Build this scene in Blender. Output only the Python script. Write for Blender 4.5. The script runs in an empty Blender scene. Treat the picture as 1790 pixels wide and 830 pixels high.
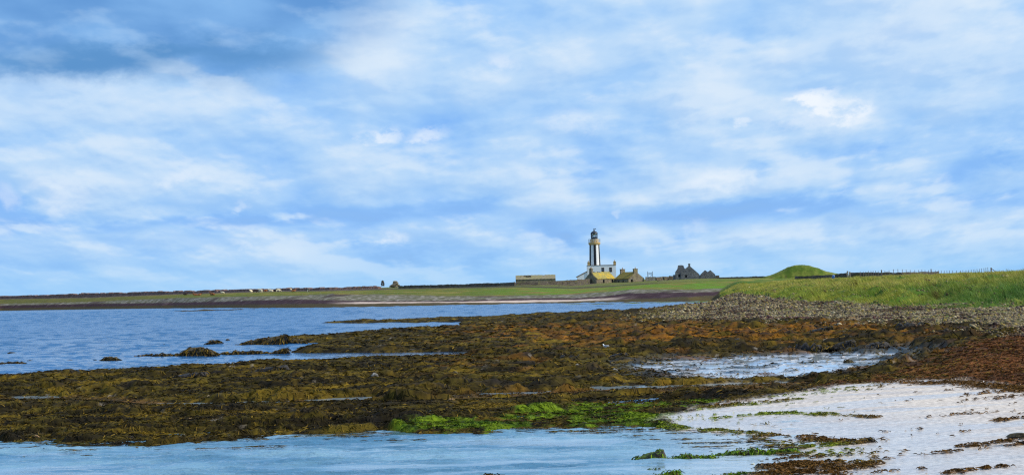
import bpy, bmesh, math, random
import numpy as np
from mathutils import Vector, Matrix

sc = bpy.context.scene
COL = sc.collection
random.seed(7)
RS = np.random.RandomState(11)
rad = math.radians

# ------------------------------------------------------------------ camera
FPX, CX, CY = 3340.0, 895.0, 415.0          # focal length and centre in photo pixels (1790 x 830)
EYE = 3.3                                   # eye height above the water
PITCH = math.atan(95.0 / FPX)
ROLL = rad(1.4)
cp, sp_ = math.cos(PITCH), math.sin(PITCH)
F = np.array([0, cp, sp_]); R0 = np.array([1.0, 0, 0]); U0 = np.array([0, -sp_, cp])
R = math.cos(ROLL) * R0 - math.sin(ROLL) * U0
U = math.sin(ROLL) * R0 + math.cos(ROLL) * U0
camd = bpy.data.cameras.new('camera')
camd.sensor_width = 36.0
camd.lens = 36.0 * FPX / 1790.0
camd.clip_start = 0.5
camd.clip_end = 30000
cam = bpy.data.objects.new('camera', camd)
COL.objects.link(cam)
cam.matrix_world = Matrix(((R[0], U[0], -F[0], 0), (R[1], U[1], -F[1], 0), (R[2], U[2], -F[2], EYE), (0, 0, 0, 1)))
sc.camera = cam

def pdir(px, py):
    return F + R * ((px - CX) / FPX) - U * ((py - CY) / FPX)
def at(px, py, Y):
    d = pdir(px, py); t = Y / d[1]
    return Vector((d[0] * t, Y, EYE + d[2] * t))
def at0(px, py, z=0.0):
    d = pdir(px, py); t = (z - EYE) / d[2]
    return Vector((d[0] * t, d[1] * t, z))
def to_px(X, Y, Z):
    v0 = X; v1 = Y; v2 = Z - EYE
    a = v0 * R[0] + v1 * R[1] + v2 * R[2]
    b = v0 * U[0] + v1 * U[1] + v2 * U[2]
    c = v0 * F[0] + v1 * F[1] + v2 * F[2]
    return CX + FPX * a / c, CY - FPX * b / c

# ------------------------------------------------------------------ light
SUN_AZ, SUN_EL = 100.0, 37.0                 # degrees clockwise from +Y (the view), above the horizon
sdir = Vector((math.sin(rad(SUN_AZ)) * math.cos(rad(SUN_EL)), math.cos(rad(SUN_AZ)) * math.cos(rad(SUN_EL)), math.sin(rad(SUN_EL))))
sl = bpy.data.lights.new('sun', 'SUN'); sl.energy = 4.2; sl.angle = rad(0.53); sl.color = (1.0, 0.93, 0.80)
so = bpy.data.objects.new('sun', sl); COL.objects.link(so)
so.rotation_euler = sdir.to_track_quat('Z', 'Y').to_euler()
so.location = (200, -50, 300)

sc.cycles.use_denoising = False
sc.cycles.filter_width = 1.25
vs = sc.view_settings
vs.view_transform = 'Standard'; vs.look = 'None'; vs.gamma = 1.0; vs.exposure = 0.11; vs.use_curve_mapping = False

# ---- node helper
class NT:
    def __init__(s, tree): s.t = tree; s.n = tree.nodes; s.l = tree.links
    def add(s, ty, **kw):
        n = s.n.new(ty)
        for k, v in kw.items(): setattr(n, k, v)
        return n
    def put(s, sock, v):
        if v is None: return
        if hasattr(v, 'is_output'): s.l.new(v, sock)
        elif isinstance(v, (tuple, list)) and len(v) == 3 and sock.type == 'RGBA': sock.default_value = (*v, 1)
        else: sock.default_value = v
    def math(s, op, a, b=None, c=None, clamp=False):
        n = s.add('ShaderNodeMath', operation=op); n.use_clamp = clamp
        s.put(n.inputs[0], a); s.put(n.inputs[1], b); s.put(n.inputs[2], c)
        return n.outputs[0]
    def mix(s, fac, a, b, blend='MIX'):
        n = s.add('ShaderNodeMix', data_type='RGBA', blend_type=blend); n.clamp_factor = True
        s.put(n.inputs[0], fac); s.put(n.inputs[6], a); s.put(n.inputs[7], b)
        return n.outputs[2]
    def ss(s, v, lo, hi, olo=0.0, ohi=1.0):
        n = s.add('ShaderNodeMapRange', interpolation_type='SMOOTHSTEP')
        for i, x in enumerate((v, lo, hi, olo, ohi)): s.put(n.inputs[i], x)
        return n.outputs[0]
    def lin(s, v, lo, hi, olo=0.0, ohi=1.0):
        n = s.add('ShaderNodeMapRange'); n.clamp = True
        for i, x in enumerate((v, lo, hi, olo, ohi)): s.put(n.inputs[i], x)
        return n.outputs[0]
    def noise(s, vec, scale, detail=4, rough=0.55, dist=0.0):
        n = s.add('ShaderNodeTexNoise'); s.put(n.inputs['Vector'], vec)
        n.inputs['Scale'].default_value = scale; n.inputs['Detail'].default_value = detail
        n.inputs['Roughness'].default_value = rough; n.inputs['Distortion'].default_value = dist
        return n.outputs['Fac']
    def comb(s, x, y, z=0.0):
        n = s.add('ShaderNodeCombineXYZ'); s.put(n.inputs[0], x); s.put(n.inputs[1], y); s.put(n.inputs[2], z)
        return n.outputs[0]
    def ramp(s, fac, stops):
        n = s.add('ShaderNodeValToRGB'); e = n.color_ramp.elements
        while len(e) < len(stops): e.new(0.5)
        for el, (p, c) in zip(e, stops): el.position = p; el.color = (*c, 1)
        s.put(n.inputs[0], fac); return n.outputs[0]

def srgb(r, g, b):
    f = lambda c: (c / 255.0) / 12.92 if c <= 10 else ((c / 255.0 + 0.055) / 1.055) ** 2.4
    return (f(r), f(g), f(b))

# ------------------------------------------------------------------ sky: Nishita behind a broken cloud deck
def build_world():
    w = bpy.data.worlds.new('World'); sc.world = w; w.use_nodes = True
    T = NT(w.node_tree); T.n.clear()
    out = T.add('ShaderNodeOutputWorld'); bg = T.add('ShaderNodeBackground')
    T.l.new(bg.outputs[0], out.inputs[0])
    STR = 0.1
    bg.inputs[1].default_value = STR
    sky = T.add('ShaderNodeTexSky', sky_type='NISHITA'); sky.sun_disc = False
    sky.sun_elevation = rad(SUN_EL); sky.sun_rotation = rad(SUN_AZ); sky.air_density = 1.0; sky.dust_density = 0.3; sky.ozone_density = 2.5
    tc = T.add('ShaderNodeTexCoord')
    sep = T.add('ShaderNodeSeparateXYZ'); T.l.new(tc.outputs['Generated'], sep.inputs[0])
    x, y, z = sep.outputs
    hyp = T.math('SQRT', T.math('ADD', T.math('MULTIPLY', x, x), T.math('MULTIPLY', y, y)))
    az = T.math('ARCTAN2', x, y)
    u = T.math('MULTIPLY', az, 3.34)                       # +-0.9 over the view
    v0 = T.math('MULTIPLY', T.math('ARCTAN2', z, hyp), 3.34)   # 0.5 at the top of the view
    v0 = T.math('MAXIMUM', v0, 0.0)
    v = T.math('SUBTRACT', v0, T.math('MULTIPLY', u, 0.012))
    v = T.math('MAXIMUM', v, -0.05)
    # cloud deck seen at a low angle: bands close up towards the horizon
    w_ = T.math('DIVIDE', 1.0, T.math('ADD', v, 0.40))
    du = T.math('MULTIPLY', u, T.math('ADD', 0.35, T.math('MULTIPLY', w_, 0.5)))
    dv = T.math('ADD', T.math('MULTIPLY', w_, -0.52), T.math('MULTIPLY', v, 1.3))
    def layer(sc_, det, ro, seed, dist, offs):
        """cloud density and how much light its upper edge catches"""
        a = T.noise(T.comb(du, dv, seed), sc_, det, ro, dist)
        b = T.noise(T.comb(T.math('ADD', du, offs * .5), T.math('ADD', dv, offs), seed), sc_, max(2, det - 3), ro, dist)
        return a, T.math('SUBTRACT', a, b)
    n_big, e_big = layer(1.9, 7, 0.44, 2.0, 0.1, 0.06)
    n_mid, e_mid = layer(4.2, 7, 0.46, 5.0, 0.10, 0.035)
    n_puff, e_puff = layer(9.0, 8, 0.54, 9.0, 0.10, 0.018)
    n_fine = T.noise(T.comb(u, T.math('MULTIPLY', v, 1.5), 1.0), 16.0, 7, 0.62, 0.1)
    # rounded cumulus heads: cells warped by the same noise
    def heads(sc_, seed, offs):
        r = []
        for o_ in (0.0, offs):
            vo = T.add('ShaderNodeTexVoronoi', feature='SMOOTH_F1'); vo.inputs['Smoothness'].default_value = .55; vo.inputs['Scale'].default_value = sc_; vo.inputs['Detail'].default_value = 0.0
            T.put(vo.inputs['Vector'], T.comb(T.math('ADD', T.math('ADD', du, o_ * .6), T.math('MULTIPLY', T.math('SUBTRACT', n_puff, .5), .16)), T.math('ADD', T.math('ADD', dv, o_), T.math('MULTIPLY', T.math('SUBTRACT', n_fine, .5), .09)), seed))
            r.append(T.math('SUBTRACT', .62, vo.outputs['Distance']))
        return r[0], T.math('SUBTRACT', r[0], r[1])
    n_head, e_head = heads(5.5, 3.0, 0.035)
    den = T.math('ADD', T.math('MULTIPLY', n_head, 0.16), T.math('ADD', T.math('MULTIPLY', n_big, 0.46), T.math('ADD', T.math('MULTIPLY', n_mid, 0.34), T.math('MULTIPLY', n_puff, 0.18))))
    den = T.math('ADD', den, 0.050)
    edge = T.math('ADD', T.math('MULTIPLY', e_big, 1.3), T.math('ADD', T.math('MULTIPLY', e_mid, 0.9), T.math('ADD', T.math('MULTIPLY', e_puff, 0.55), T.math('MULTIPLY', e_head, 0.45))))
    wu = T.math('ADD', u, T.math('ADD', T.math('MULTIPLY', T.math('SUBTRACT', n_mid, 0.5), 0.20), T.math('MULTIPLY', T.math('SUBTRACT', n_fine, 0.5), 0.07)))
    wv = T.math('ADD', v, T.math('ADD', T.math('MULTIPLY', T.math('SUBTRACT', n_fine, 0.5), 0.06), T.math('MULTIPLY', T.math('SUBTRACT', n_puff, 0.5), 0.05)))
    def blob(cx, cy, rx, ry, soft=1.0, cu=wu, cv=wv):      # photo pixels -> direction
        uu = (cx - CX) / 1000.0; hh = 510 - math.tan(ROLL) * (cx - CX)
        vv = (hh - cy) / 1000.0 - uu * 0.012
        a = T.math('DIVIDE', T.math('SUBTRACT', cu, uu), rx / 1000.0)
        b = T.math('DIVIDE', T.math('SUBTRACT', cv, vv), ry / 1000.0)
        d = T.math('SQRT', T.math('ADD', T.math('MULTIPLY', a, a), T.math('MULTIPLY', b, b)))
        return T.ss(d, 1.0 + 0.5 * soft, 1.0 - 0.6 * soft)
    ud = T.math('ADD', u, T.math('MULTIPLY', T.math('SUBTRACT', wu, u), 0.6)); vd = T.math('ADD', v, T.math('MULTIPLY', T.math('SUBTRACT', wv, v), 0.7))
    lim = T.ss(v0, 1.3, 0.6)
    den = T.math('ADD', den, T.math('MULTIPLY', T.lin(u, -0.9, 0.7, -0.025, 0.04), lim))
    for cx, cy, rx, ry, k in ((1480, 70, 420, 180, .07), (665, 40, 85, 85, .17), (900, 40, 140, 55, -.04), (1080, 20, 130, 40, -.045), (150, 420, 330, 40, -.04), (1770, 282, 70, 18, -.09),
                              (330, 350, 120, 12, -.04), (980, 320, 50, 14, -.05), (1250, 325, 300, 30, .05), (1440, 205, 170, 50, .05), (200, 190, 300, 55, .06), (820, 240, 160, 30, .03), (1180, 250, 80, 30, -.03), (110, 340, 60, 40, .07), (380, 310, 60, 16, .05)):
        den = T.math('ADD', den, T.math('MULTIPLY', blob(cx, cy, rx, ry), k))
    # long thin bands low down
    sv = T.math('ADD', v, T.math('ADD', T.math('MULTIPLY', T.math('SUBTRACT', n_mid, 0.5), 0.06), T.math('MULTIPLY', T.math('SUBTRACT', n_puff, 0.5), 0.045)))
    for cx, cy, rx, ry, k in ((1320, 366, 190, 22, -.075), (1150, 371, 120, 16, -.05), (1620, 358, 160, 18, -.045), (690, 371, 190, 18, -.055), (1400, 404, 450, 20, .10), (1400, 450, 450, 24, .05), (330, 392, 260, 10, -.06), (500, 425, 260, 14, .05), (1326, 305, 20, 20, -.10)):
        den = T.math('ADD', den, T.math('MULTIPLY', blob(cx, cy, rx, ry, 1.0, wu, sv), k))
    cloud = T.ramp(den, [(0.40, (0.170, 0.390, 0.86)), (0.48, (0.262, 0.500, 0.890)), (0.545, (0.355, 0.580, 0.890)), (0.62, (0.450, 0.645, 0.885)), (0.74, (0.575, 0.720, 0.890))])
    # shaded bases and sunlit upper edges
    cloud = T.mix(T.ss(edge, 0.03, -0.17, 0, .34), cloud, (0.225, 0.455, 0.82))
    cloud = T.mix(T.ss(edge, 0.01, 0.20, 0, .48), cloud, (0.70, 0.80, 0.90))
    cov = T.ss(den, 0.40, 0.52)
    skyc = T.mix(1.0, sky.outputs[0], (0.75, 1.0, 1.55), 'MULTIPLY')
    skyc = T.mix(0.55, T.mix(1.0, skyc, (STR,) * 3, 'MULTIPLY'), (0.125, 0.36, 0.86))
    c = T.mix(cov, skyc, cloud)
    # sunlit cumulus tops
    for (cx, cy, rx, ry, k) in ((1410, 174, 36, 13, 1.0), (1444, 184, 30, 11, .9), (1482, 182, 34, 16, 1.0), (1506, 204, 20, 18, .9), (1440, 205, 90, 22, .35), (1300, 210, 22, 9, .5), (658, 238, 26, 11, .7), (724, 236, 26, 12, .6),
                                (880, 118, 40, 26, .5), (440, 362, 16, 10, .35), (1270, 316, 50, 17, .5), (672, 416, 36, 15, .6), (1095, 372, 8, 8, .3), (120, 345, 50, 32, .35),
                                (20, 345, 28, 22, .35), (360, 308, 60, 15, .3), (430, 428, 24, 9, .45), (1205, 400, 28, 20, .3), (1010, 210, 60, 22, .3)):
        m = T.math('MULTIPLY', blob(cx, cy, rx, ry, 1.0), T.ss(n_fine, 0.34, 0.60))
        c = T.mix(T.math('MULTIPLY', m, k), c, (0.80, 0.86, 0.93))
    # low pale band over the horizon
    hz = T.ss(v0, 0.11, 0.0)
    c = T.mix(T.math('MULTIPLY', hz, 0.65), c, (0.30, 0.58, 0.89))
    # heavy grey-blue cloud, top left
    dk = T.math('MAXIMUM', blob(110, 0, 440, 152, 0.26, ud, vd), blob(440, 10, 230, 135, 0.7, ud, vd))
    dkc = T.mix(T.ss(n_mid, 0.36, 0.62), (0.12, 0.30, 0.63), (0.21, 0.43, 0.77))
    dkc = T.mix(blob(330, 118, 370, 38, 1.0), dkc, (0.105, 0.28, 0.57))
    dkc = T.mix(T.ss(edge, 0.03, 0.2, 0, .25), dkc, (0.5, 0.68, 0.88))
    c = T.mix(T.math('MULTIPLY', dk, 1.0), c, dkc)
    # out of view: blue deepened to darken water, overhead deck brightened as added fill
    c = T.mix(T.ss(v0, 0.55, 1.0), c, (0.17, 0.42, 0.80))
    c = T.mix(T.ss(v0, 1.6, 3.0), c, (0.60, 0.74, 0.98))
    c = T.mix(T.ss(z, 0.0, -0.02), c, (0.10, 0.14, 0.18))
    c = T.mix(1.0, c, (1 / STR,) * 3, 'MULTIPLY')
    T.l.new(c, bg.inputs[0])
build_world()

# ------------------------------------------------------------------ object helpers
def tag(o, label=None, cat=None, group=None, kind=None):
    if label: o['label'] = label
    if cat: o['category'] = cat
    if group: o['group'] = group
    if kind: o['kind'] = kind
    return o
def empty(name, loc, rz=0.0, label=None, cat=None, group=None):
    o = bpy.data.objects.new(name, None); COL.objects.link(o)
    o.location = loc; o.rotation_euler = (0, 0, rz); o.empty_display_size = 0.5
    return tag(o, label, cat, group)
def mesh_np(name, V, Q, mat=None, smooth=True, attrs=None, parent=None, tri=False):
    me = bpy.data.meshes.new(name)
    n = 3 if tri else 4
    me.vertices.add(len(V)); me.vertices.foreach_set('co', np.asarray(V, np.float32).ravel())
    Q = np.asarray(Q, np.int32)
    me.loops.add(Q.size); me.loops.foreach_set('vertex_index', Q.ravel())
    me.polygons.add(len(Q)); me.polygons.foreach_set('loop_start', np.arange(0, Q.size, n, dtype=np.int32))
    me.polygons.foreach_set('use_smooth', np.full(len(Q), smooth))
    me.update(calc_edges=True)
    for k, a in (attrs or {}).items():
        a = np.asarray(a, np.float32)
        if a.ndim == 2:
            at_ = me.attributes.new(k, 'FLOAT_COLOR', 'POINT')
            if a.shape[1] == 3: a = np.concatenate([a, np.ones((len(a), 1), np.float32)], 1)
            at_.data.foreach_set('color', a.ravel())
        else:
            at_ = me.attributes.new(k, 'FLOAT', 'POINT'); at_.data.foreach_set('value', a)
    if mat: me.materials.append(mat)
    o = bpy.data.objects.new(name, me); COL.objects.link(o)
    if parent: o.parent = parent
    return o

# ------------------------------------------------------------------ noise in numpy
def _grad(ix, iy, seed):
    h = (ix.astype(np.int64) * 374761393 + iy.astype(np.int64) * 668265263 + seed * 1442695041) & 0xFFFFFFFF
    h = ((h ^ (h >> 13)) * 1274126177) & 0xFFFFFFFF
    h = h ^ (h >> 16)
    return (h & 0xFFFF).astype(np.float32) * np.float32(2 * math.pi / 65536.0)
def perlin(x, y, seed=0):
    x = np.asarray(x, np.float64); y = np.asarray(y, np.float64)
    ix = np.floor(x); iy = np.floor(y)
    fx = (x - ix).astype(np.float32); fy = (y - iy).astype(np.float32)
    ux = fx * fx * fx * (fx * (fx * 6 - 15) + 10); uy = fy * fy * fy * (fy * (fy * 6 - 15) + 10)
    def g(dx, dy):
        a = _grad(ix + dx, iy + dy, seed)
        return np.cos(a) * (fx - dx) + np.sin(a) * (fy - dy)
    n0 = g(0, 0) * (1 - ux) + g(1, 0) * ux
    n1 = g(0, 1) * (1 - ux) + g(1, 1) * ux
    return (n0 * (1 - uy) + n1 * uy) * 1.41
def fbm(x, y, octv=4, seed=0, gain=0.5, lac=2.03):
    s = 0; a = 1.0; t = 0
    for i in range(octv):
        s = s + a * perlin(x, y, seed + i * 17); t += a; a *= gain; x = x * lac + 5.3; y = y * lac + 1.7
    return s / t * 1.4
def billow(x, y, octv=3, seed=0, gain=0.5):
    s = 0; a = 1.0; t = 0
    for i in range(octv):
        s = s + a * np.abs(perlin(x, y, seed + i * 13)); t += a; a *= gain; x = x * 2.1 + 3.1; y = y * 2.1 + 9.2
    return s / t * 1.6
def sstep(a, b, x):
    t = np.clip((x - a) / (b - a), 0, 1); return t * t * (3 - 2 * t)
def lerp(a, b, t): return a + (b - a) * t
# ------------------------------------------------------------------ the ground: one sheet from the camera to the far island
def build_axis_a():
    core = np.arange(-0.285, 0.2851, 0.00085)
    side = 0.285 + np.cumsum(np.geomspace(0.001, 0.03, 34))
    return np.concatenate([-side[::-1], core, side])
def build_axis_d():
    d = [6.0]
    while d[-1] < 29.5: d.append(d[-1] * 1.08 if d[-1] < 27 else d[-1] + 0.5)
    while d[-1] < 1130:
        x = d[-1]
        d.append(x + min(0.28 * x * x / 11022.0, 0.9 if x < 330 else 1.6 if x < 700 else 1.2))
    while d[-1] < 12000: d.append(d[-1] * 1.12)
    return np.array(d)
AX = build_axis_a(); DX = build_axis_d()
NA, ND = len(AX), len(DX)
GA, GD = np.meshgrid(AX, DX)                  # rows: distance, columns: direction
GX, GY = GA * GD, GD

def pts0(lst, z=0.0):                          # photo pixels on level ground
    return np.array([at0(p[0], p[1], z)[:2] for p in lst])
def ptsd(lst, off=0.0):                        # (px, py, distance) crest points -> plan position
    r = []
    for px, py, d in lst:
        p = at(px, py, d); r.append((p[0] * (d + off) / d, d + off))
    return np.array(r)

SUBR, SUBC = 4, 4
ri = np.unique(np.append(np.arange(0, ND, SUBR), ND - 1)); ci = np.unique(np.append(np.arange(0, NA, SUBC), NA - 1))
CXg, CYg = GX[np.ix_(ri, ci)], GY[np.ix_(ri, ci)]
def upsample(c):
    t = np.empty((ND, c.shape[1]), np.float32)
    rr = np.interp(np.arange(ND), ri, np.arange(len(ri))); r0 = np.minimum(rr.astype(int), len(ri) - 2); fr = (rr - r0)[:, None]
    t = c[r0] * (1 - fr) + c[r0 + 1] * fr
    cc = np.interp(np.arange(NA), ci, np.arange(len(ci))); c0 = np.minimum(cc.astype(int), len(ci) - 2); fc = (cc - c0)[None, :]
    return (t[:, c0] * (1 - fc) + t[:, c0 + 1] * fc).astype(np.float32)
def sdf_xy(P, X, Y):                           # signed distance to a polygon, positive inside
    d2 = np.full(X.shape, 1e12); ins = np.zeros(X.shape, bool)
    n = len(P)
    for i in range(n):
        ax, ay = P[i]; bx, by = P[(i + 1) % n]
        ex, ey = bx - ax, by - ay; L = ex * ex + ey * ey + 1e-12
        t = np.clip(((X - ax) * ex + (Y - ay) * ey) / L, 0, 1)
        d2 = np.minimum(d2, (X - ax - t * ex) ** 2 + (Y - ay - t * ey) ** 2)
        c = ((ay > Y) != (by > Y)) & (X < ex * (Y - ay) / (ey if abs(ey) > 1e-12 else 1e-12) + ax)
        ins ^= c
    d = np.sqrt(d2); return np.where(ins, d, -d)
def sdf(P): return upsample(sdf_xy(P, CXg, CYg))
def line_dist(P, val=None):                    # distance to a polyline and the value carried along it
    d2 = np.full(CXg.shape, 1e12); vv = np.zeros(CXg.shape)
    for i in range(len(P) - 1):
        ax, ay = P[i]; bx, by = P[i + 1]; ex, ey = bx - ax, by - ay; L = ex * ex + ey * ey + 1e-12
        t = np.clip(((CXg - ax) * ex + (CYg - ay) * ey) / L, 0, 1)
        q = (CXg - ax - t * ex) ** 2 + (CYg - ay - t * ey) ** 2
        m = q < d2; d2 = np.where(m, q, d2)
        if val is not None: vv = np.where(m, val[i] + t * (val[i + 1] - val[i]), vv)
    return upsample(np.sqrt(d2)), upsample(vv)

# --- noises shared by height and colour
SC = np.clip(GD / 60.0, 0.55, 3.0).astype(np.float32)      # clumps widen a little with distance, as the eye merges them
n_lo = fbm(GX / 7.0, GY / 9.0, 4, 1)
n_md = fbm(GX / 2.2, GY / 3.2, 4, 2)
n_hi = fbm(GX / 0.55, GY / 0.9, 3, 3)
warp = (0.6 * n_md + 0.25 * n_hi) * np.clip(GD / 60.0, 0.5, 4)

# --- base level: (distance, height) along a few directions
def col_base(px, kn): return (px, kn)
BASE = [
    (-900, [(6, 1.2), (25, -.1), (40, .05), (80, .14), (110, .14), (300, .14), (360, -.4), (12000, -.4)]),
    (300,  [(6, 1.4), (25, .0), (40, .05), (80, .14), (110, .14), (300, .14), (360, -.4), (12000, -.4)]),
    (900,  [(6, 1.6), (25, .1), (45, .06), (70, .10), (100, .15), (160, .25), (260, .20), (360, -.4), (12000, -.4)]),
    (1100, [(6, 1.7), (25, .12), (45, .06), (66, .06), (100, .22), (160, .35), (260, .30), (360, -.3), (12000, -.4)]),
    (1215, [(6, 1.7), (27, .15), (45, .10), (66, .06), (80, .10), (110, .35), (161, .45), (200, .75), (300, .65), (358, .3), (385, -.3), (12000, -.4)]),
    (1300, [(6, 1.7), (28, .20), (45, .18), (64, .08), (82, .10), (110, .40), (133, .50), (180, .95), (260, 1.35), (340, 1.75), (400, 2.6), (450, 3.5), (495, 5.1), (560, 5.3), (700, 5.0), (12000, 2)]),
    (1400, [(6, 1.7), (28, .28), (45, .24), (64, .10), (82, .10), (105, .45), (124, .55), (170, 1.0), (225, 1.45), (280, 2.8), (350, 3.75), (450, 4.3), (510, 5.3), (600, 5.3), (12000, 2)]),
    (1500, [(6, 1.7), (28, .32), (50, .28), (64, .12), (80, .12), (100, .50), (117, .60), (145, 1.05), (178, 1.45), (210, 2.5), (260, 3.5), (330, 3.95), (420, 4.3), (600, 4.4), (12000, 2)]),
    (1600, [(6, 1.7), (27, .34), (52, .30), (66, .18), (78, .36), (95, .50), (116, .66), (140, 1.0), (160, 1.35), (185, 2.6), (230, 3.5), (300, 3.9), (400, 4.4), (600, 4.5), (12000, 2)]),
    (1700, [(6, 1.7), (27, .36), (52, .32), (66, .42), (78, .52), (95, .55), (116, .72), (135, 1.0), (150, 1.25), (168, 2.6), (200, 3.3), (260, 3.8), (380, 4.4), (600, 4.5), (12000, 2)]),
    (1790, [(6, 1.7), (27, .38), (52, .34), (64, .46), (78, .58), (95, .60), (116, .78), (132, 1.0), (146, 1.2), (162, 2.9), (180, 3.4), (240, 3.8), (360, 4.5), (600, 4.5), (12000, 2)]),
    (2400, [(6, 1.8), (27, .45), (52, .45), (64, .6), (78, .7), (95, .7), (110, .9), (122, 1.1), (132, 1.4), (148, 3.3), (170, 3.7), (240, 4.0), (360, 4.6), (600, 4.5), (12000, 2)]),
]
def px_to_a(px): return (px - CX) / FPX
cols = np.stack([np.interp(DX, [k[0] for k in kn], [k[1] for k in kn]) for px, kn in BASE])
ca = np.array([px_to_a(px) for px, _ in BASE])
idx = np.clip(np.searchsorted(ca, AX) - 1, 0, len(ca) - 2); ta = np.clip((AX - ca[idx]) / (ca[idx + 1] - ca[idx]), 0, 1); ta = ta * ta * (3 - 2 * ta)
H = (cols[idx] * (1 - ta)[:, None] + cols[idx + 1] * ta[:, None]).T.astype(np.float32)

# --- outlines read off the shore
LAGOON = pts0([(-900, 780), (-300, 772), (0, 769), (100, 773), (170, 779), (260, 777), (350, 771), (460, 766), (475, 760), (560, 758), (640, 753), (665, 749), (700, 752),
               (740, 757), (850, 754), (905, 747), (1000, 747), (1025, 749), (1060, 745), (1130, 744), (1170, 747), (1240, 751), (1300, 757), (1360, 765), (1400, 778), (1425, 800),
               (1400, 830), (1370, 900), (1200, 1100), (-900, 1100)])
C2 = [(-900, 677, 76), (0, 656, 81.5), (60, 652, 83), (105, 648, 84.5), (180, 643, 86), (290, 637, 88), (400, 632.5, 90.5), (500, 628.5, 92.5), (600, 624, 94.5), (700, 619.5, 96.5), (800, 616.3, 98)]
C3 = [(412, 601, 137), (440, 590, 138.5), (478, 583, 140), (520, 582, 141), (560, 579, 145), (620, 573, 152), (650, 570, 158), (700, 567.5, 164), (760, 566, 171), (800, 565, 178)]
C4 = [(530, 563.5, 236), (560, 561.5, 236), (640, 559, 237), (700, 557, 239), (780, 555, 242), (860, 551.5, 246), (950, 548, 254), (1050, 544, 264), (1100, 541, 272), (1150, 538, 290), (1215, 532, 335)]
SEA = np.concatenate([ptsd(C2, 1.3), pts0([(806, 615), (700, 616), (600, 617), (505, 617.5), (505, 612), (520, 607), (590, 603), (592, 599), (500, 600.5), (408, 602)]),
                      ptsd(C3, 1.6), pts0([(800, 563.5), (700, 564.3), (600, 565.2), (526, 565)]), ptsd(C4, 3.0), np.array([[40, 380], [52, 520], [60, 700], [-700, 1500], [-1200, 700], [-300, 74]])])
POOLS = [([(268, 707), (300, 704), (360, 702), (450, 700.5), (470, 702), (440, 706), (380, 706.5), (330, 708), (300, 710)], 1.0),
         ([(505, 700), (560, 697.5), (640, 693), (660, 694), (600, 699), (560, 700.5)], 1.0),
         ([(558, 704), (580, 700), (585, 702), (572, 705)], 1.0), ([(690, 699), (712, 697.5), (712, 699.5)], .8), ([(748, 695), (760, 693.5), (760, 695)], .8),
         ([(855, 613.8), (895, 611.5), (900, 613), (870, 614.6)], .8),
         ([(870, 689), (960, 683), (1060, 676), (1130, 671), (1170, 669), (1180, 671), (1100, 677), (1000, 684), (930, 688)], 1.0),
         ([(1090, 680), (1150, 674), (1250, 670), (1330, 667.5), (1395, 666), (1400, 668), (1300, 671), (1200, 675.5)], .7),
         ([(942, 703), (1000, 701), (1000, 703), (960, 705)], .8),
         ([(0, 693), (90, 692), (110, 694), (40, 697)], .5), ([(130, 691), (200, 690), (195, 692.5)], .5),
         ([(790, 686), (880, 685.5), (870, 688)], .8)]
WET = pts0([(1080, 640), (1140, 632), (1220, 628), (1330, 622), (1450, 617), (1560, 615), (1640, 617), (1600, 636), (1490, 653), (1400, 664), (1250, 667), (1180, 664), (1130, 655)])
SAND = pts0([(1165, 765), (1160, 728), (1225, 709), (1300, 702), (1385, 690), (1430, 682), (1520, 674), (1600, 671), (1680, 676), (1720, 684), (1790, 689), (2000, 700), (2500, 705), (2500, 1500), (1100, 1500), (1250, 900), (1270, 820), (1230, 790), (1200, 775)], 0.1)
CHAN = pts0([(-900, 715), (-200, 702), (0, 697), (130, 694), (300, 705), (470, 703), (560, 700), (660, 697), (800, 691), (900, 690), (960, 686), (1090, 679), (1300, 671), (1420, 668), (1420, 690), (1300, 697),
             (1180, 690), (1000, 692), (900, 694), (800, 697), (640, 701), (480, 711), (300, 715), (100, 702), (-900, 725)])
REDMAT = pts0([(1380, 672), (1450, 655), (1560, 640), (1610, 618), (1700, 600), (1790, 592), (2400, 580), (2400, 705), (1790, 690), (1700, 684), (1620, 672), (1520, 676), (1430, 686), (1370, 694)], 0.42)
PEB = np.concatenate([pts0([(1125, 552), (1160, 557), (1240, 561), (1330, 563), (1400, 565), (1500, 566), (1600, 571), (1700, 577), (1790, 582), (2400, 606)], 0.55), np.array([[75, 122], [68, 160], [66, 215], [62, 300], [52, 420], [36, 372], [30, 345], [22, 275]])])
ORANGE = pts0([(860, 573), (980, 566), (1060, 574), (1160, 579), (1300, 577), (1440, 576), (1600, 583), (1620, 592), (1500, 590), (1400, 598), (1250, 594), (1100, 600), (1000, 592), (930, 584)], 0.35)
GREEN = pts0([(690, 746), (705, 738), (760, 731), (840, 733), (880, 720), (960, 710), (1040, 702), (1130, 700), (1200, 694), (1290, 686), (1320, 687), (1250, 699), (1200, 712), (1190, 722), (1200, 729), (1240, 724), (1180, 736), (1110, 742),
              (1000, 746), (900, 747), (850, 754), (760, 757), (700, 751)], 0.15)

s_lag = sdf(LAGOON) + warp * 0.35
s_sea = sdf(SEA) + warp * 0.35
s_wet = sdf(WET) + warp * 3.2
s_sand = sdf(SAND) + warp * 1.1
s_chan = sdf(CHAN) + warp * 1.2
s_red = sdf(REDMAT) + warp * 1.5
s_peb = sdf(PEB) + warp * 2.6
s_orange = sdf(ORANGE) + warp * 6
s_green = sdf(GREEN) + warp * 1.4
m_sand = sstep(-.35, .35, s_sand)
m_wet = sstep(-2.2, 2.2, s_wet)
m_peb = sstep(-1.5, 2.0, s_peb)
m_red = sstep(-.5, .8, s_red)

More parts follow.
